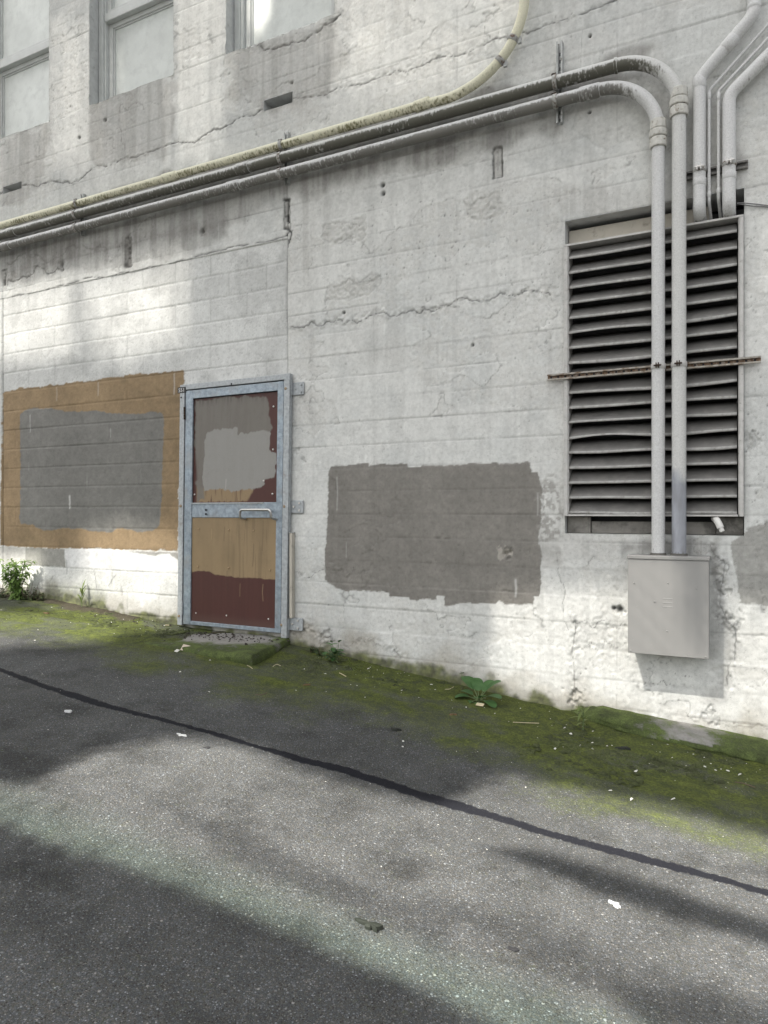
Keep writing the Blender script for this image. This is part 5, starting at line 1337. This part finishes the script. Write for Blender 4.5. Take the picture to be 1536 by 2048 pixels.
# crumbs of plaster and petals: past counting
rl2 = np.random.RandomState(9); lm_ = MB(); ldk = MB()
def crumb(mb, p, s):
    n = 6; ph = rl2.rand() * 6; el = rl2.uniform(.4, 1.0); ti = rl2.randn(2) * .25
    ring = [(s * (1 + .3 * rl2.randn()) * math.cos(ph + 2*math.pi*k/n), s * el * (1 + .3 * rl2.randn()) * math.sin(ph + 2*math.pi*k/n)) for k in range(n)]
    vs = [(p.x + a, p.y + b, p.z + ti[0]*a + ti[1]*b) for a, b in ring] + [(p.x + a*.7, p.y + b*.7, p.z + s*.45 + ti[0]*a + ti[1]*b) for a, b in ring]
    mb.add(vs, [tuple(range(n, 2*n))] + [(k, (k+1) % n, n+(k+1) % n, n+k) for k in range(n)])
for k in range(280):
    x = rl2.uniform(-7.2, .6); y = -abs(rl2.randn()) * .38 - .02
    if sx0 < x < sx1 and y > sy1: continue
    if x > -.95 and y > -.27: y -= .28
    crumb(lm_, Vector((x, y, float(zg(x, y)) + .004)), rl2.choice([.0025, .0035, .0045, .006, .009], p=[.35, .3, .2, .1, .05]))
for (x, y) in [(945,1443),(899,1425),(1129,1457),(1142,1469),(1160,1494),(1185,1487),(1110,1499),(1478,1551),(1455,1543),(1410,1535),(663,1323),(592,1383),(418,1385),(70,1282),(1220,1583),(1262,1600),(1345,1600),(806,1495),(806,1484),(1335,1491),(1357,1492),(420,1322),(360,1345),(440,1340)]:
    crumb(lm_, G(x, y, .004), rl2.uniform(.006, .010))
for k in range(160):
    x = rl2.uniform(-6.5, .6); y = -rl2.uniform(.4, 2.6); crumb(lm_, Vector((x, y, float(zg(x, y)) + .002)), rl2.uniform(.0018, .0032))
lo_ = lm_.build('litter_crumbs', WHITE, None); tag(lo_, 'scattered pale crumbs of plaster and petals on the moss', 'litter', kind='stuff')
for k in range(230):
    x = rl2.normal(-3.95, .28); y = -abs(rl2.normal(.14, .10)) - .09
    if not (sx0 + .1 < x < sx1 - .05 and y > sy1 + .1): continue
    crumb(ldk, Vector((x, y, sz - .02 * max(0, -3.9 - x) + .003)), rl2.choice([.004, .007, .011, .018], p=[.45, .3, .18, .07]))
for k in range(260):
    x = rl2.uniform(-7.1, -4.6); y = -abs(rl2.randn()) * .25 - .03; crumb(ldk, Vector((x, y, float(zg(x, y)) + .003)), rl2.uniform(.004, .011))
tag(ldk.build('soil_crumbs', mat_simple('dark_soil', (.03, .025, .02), .95, 0, .4, 60), None), 'dark soil crumbs lying on the step under the door', 'soil', kind='stuff')

# ================================================================== ADDED SUN SCREEN (unseen, behind the camera; breaks the sun into patches)
OY = -8.0
KX, KZ = LX / LY, -LZ / LY
def T_field(px, py, lst):
    t = np.zeros(px.shape)
    for pts, fe, val in lst:
        f = np.clip((fe - poly_sdf(px, py, pts, 90.0)) / (2 * fe), 0, 1)
        t = np.minimum(t, t * (1 - f) - val * f) if val < 0 else np.maximum(t, f * val)
    return t
# openings cut in the added screen: (outline where its light lands, softness, share of open area; negative = solid bar)
def rec(px, py, dep=.19):
    a = P(px, py, -dep); t = dep / LY; q = project(np.array(a.x - LX * t), 0.0, np.array(a.z - LZ * t)); return (float(q[0]), float(q[1]))
LIT_WALL = [
 ([(985,1195),(1090,1192),(1160,1180),(1300,1190),(1420,1200),(1536,1215),(1680,1220),(1680,1560),(1130,1470),(1005,1430),(980,1330)], 14, 1.0),
 ([(1368,1180),(1450,1185),(1440,1390),(1415,1390)], 24, -.05),
 ([(-60,585),(60,575),(138,562),(138,700),(60,716),(-60,722)], 26, 1.35),
 ([(168,560),(280,540),(362,525),(366,610),(345,680),(250,712),(190,690),(170,630)], 34, 1.15),
 ([(166,1062),(250,1048),(345,1065),(360,1110),(360,1250),(130,1225),(120,1180),(165,1150)], 16, 1.3),
 ([(-40,1110),(80,1115),(70,1235),(-40,1235)], 14, 2.2),
 ([(95,60),(180,40),(180,330),(95,330)], 25, .45),
 ([(345,-10),(455,-40),(450,210),(420,330),(345,340)], 25, .55),
 ([(670,-60),(1040,-60),(1010,110),(860,190),(690,200),(660,60)], 40, .55),
 ([(690,60),(760,40),(770,120),(700,130)], 22, .8),
 ([rec(*q) for q in [(497,-40),(537,-40),(534,20),(520,48),(512,60),(497,62)]], 7, 2.0),
 ([(1500,420),(1600,420),(1600,600),(1500,600)], 30, .2),
]
LIT_GROUND = [
 ([(170,1510),(330,1476),(480,1492),(600,1540),(700,1574),(850,1606),(915,1598),(945,1568),(1010,1556),(1110,1570),(1300,1612),(1536,1676),(1700,1710),(1700,2200),(1250,2180),(1045,2086),(860,1988),(700,1925),(480,1832),(300,1756),(130,1700),(0,1648),(-80,1615),(-80,1570),(60,1566)], 14, 1.0),
 ([(940,1690),(1060,1700),(1250,1750),(1536,1850),(1700,1890),(1700,1950),(1536,1895),(1200,1795)], 8, -.02),
 ([(690,1775),(900,1800),(1100,1850),(1300,1930),(1700,2050),(1700,2160),(1350,2048),(1150,1960),(900,1850)], 20, -.62),
 ([(300,1590),(450,1660),(600,1720),(760,1800),(900,1850),(880,1900),(700,1830),(450,1720)], 10, -.6),
 ([(1180,1965),(1360,1985),(1560,2030),(1720,2060),(1720,2140),(1450,2110),(1260,2050)], 22, -.25),
 ([(-60,1222),(60,1224),(180,1240),(260,1262),(200,1284),(60,1292),(-60,1296)], 10, .80),
 ([(60,1205),(150,1205),(300,1238),(355,1258),(250,1262),(120,1240)], 10, .70),
]
ob = thing('sun_gobo_screen', 'made-up pierced screen on posts, unseen behind the viewer, added to shape the sun into patches', 'screen', (0, OY, 0))
cell = .032; CXs = np.arange(-12.0, .0, cell); CZs = np.arange(4.6, 19.8, cell)
XC, ZC = np.meshgrid(CXs, CZs)
Xw = XC - KX * OY; Zw = ZC + KZ * OY
wpx, wpy = project(Xw, np.zeros_like(Xw), Zw); Tw = .38 * T_field(wpx, wpy, LIT_WALL)
Yg = np.full_like(XC, -2.0)
for _ in range(6): Xg = XC + KX * (Yg - OY); Yg = OY + (ZC - zg(Xg, Yg)) / KZ
gpx, gpy = project(XC + KX * (Yg - OY), Yg, zg(XC + KX * (Yg - OY), Yg)); Tg = np.where(Yg < -4.0, 0, T_field(gpx, gpy, LIT_GROUND))
TT = np.where(Zw > zb(Xw), Tw, Tg)
b2 = np.array([[0, 2], [3, 1]]); b4 = np.block([[4*b2, 4*b2 + 2], [4*b2 + 3, 4*b2 + 1]]); bay = (b4 + .5) / 16
SOL = TT <= np.tile(bay, (len(CZs)//4 + 1, len(CXs)//4 + 1))[:len(CZs), :len(CXs)]
GREEN = [(-90,1560),(0,1585),(160,1640),(300,1695),(480,1762),(700,1850),(900,1930),(1100,2000),(1300,2075),(1500,2150),(1500,2260),(1100,2200),(860,2010),(0,1680),(-90,1650)]
TG = np.where((Zw > zb(Xw)) | (Yg < -4.0), 0, np.clip((45 - poly_sdf(gpx, gpy, GREEN, 120.0)) / 90, 0, 1))
GRN = (TG > np.tile(bay, (len(CZs)//4 + 1, len(CXs)//4 + 1))[:len(CZs), :len(CXs)]) & ~SOL
gl = MB()
for j, zc in enumerate(CZs):
    e = np.flatnonzero(np.diff(np.concatenate([[0], GRN[j].astype(int), [0]])))
    for a, b in zip(e[::2], e[1::2]):
        x0, x1 = CXs[0] + a * cell, CXs[0] + b * cell
        gl.add([(x0, OY - .002, zc), (x1, OY - .002, zc), (x1, OY - .002, zc + cell), (x0, OY - .002, zc + cell)], [(0, 1, 2, 3)])
gm_, GN, GL, _b = newmat('gobo_filter_green'); _t = GN.new('ShaderNodeBsdfTransparent'); _t.inputs[0].default_value = (.77, .93, .82, 1); GL.new(_t.outputs[0], GN['Material Output'].inputs[0])  # added colour filter: turns part of the sun band on the ground green
gl.build('gobo_filter', gm_, ob)
scr = MB(); prev = None
for j, zc in enumerate(CZs):
    e = np.flatnonzero(np.diff(np.concatenate([[0], SOL[j].astype(int), [0]])))
    for a, b in zip(e[::2], e[1::2]):
        x0, x1 = CXs[0] + a * cell, CXs[0] + b * cell
        scr.add([(x0, OY, zc), (x1, OY, zc), (x1, OY, zc + cell), (x0, OY, zc + cell)], [(0, 1, 2, 3)])
so_ = scr.build('gobo_mask', mat_simple('gobo_grey', (.55, .55, .53), .9), ob); so_.modifiers.new('thickness', 'SOLIDIFY').thickness = .004
for x in (-11.8, -7.9, -4.1, -.2): MB().box(x - .12, x + .12, OY - .30, OY - .001, -2.4, 4.599).build('post', mat_simple('gobo_post_grey', (.40, .39, .37), .7), ob)  # props for the added screen
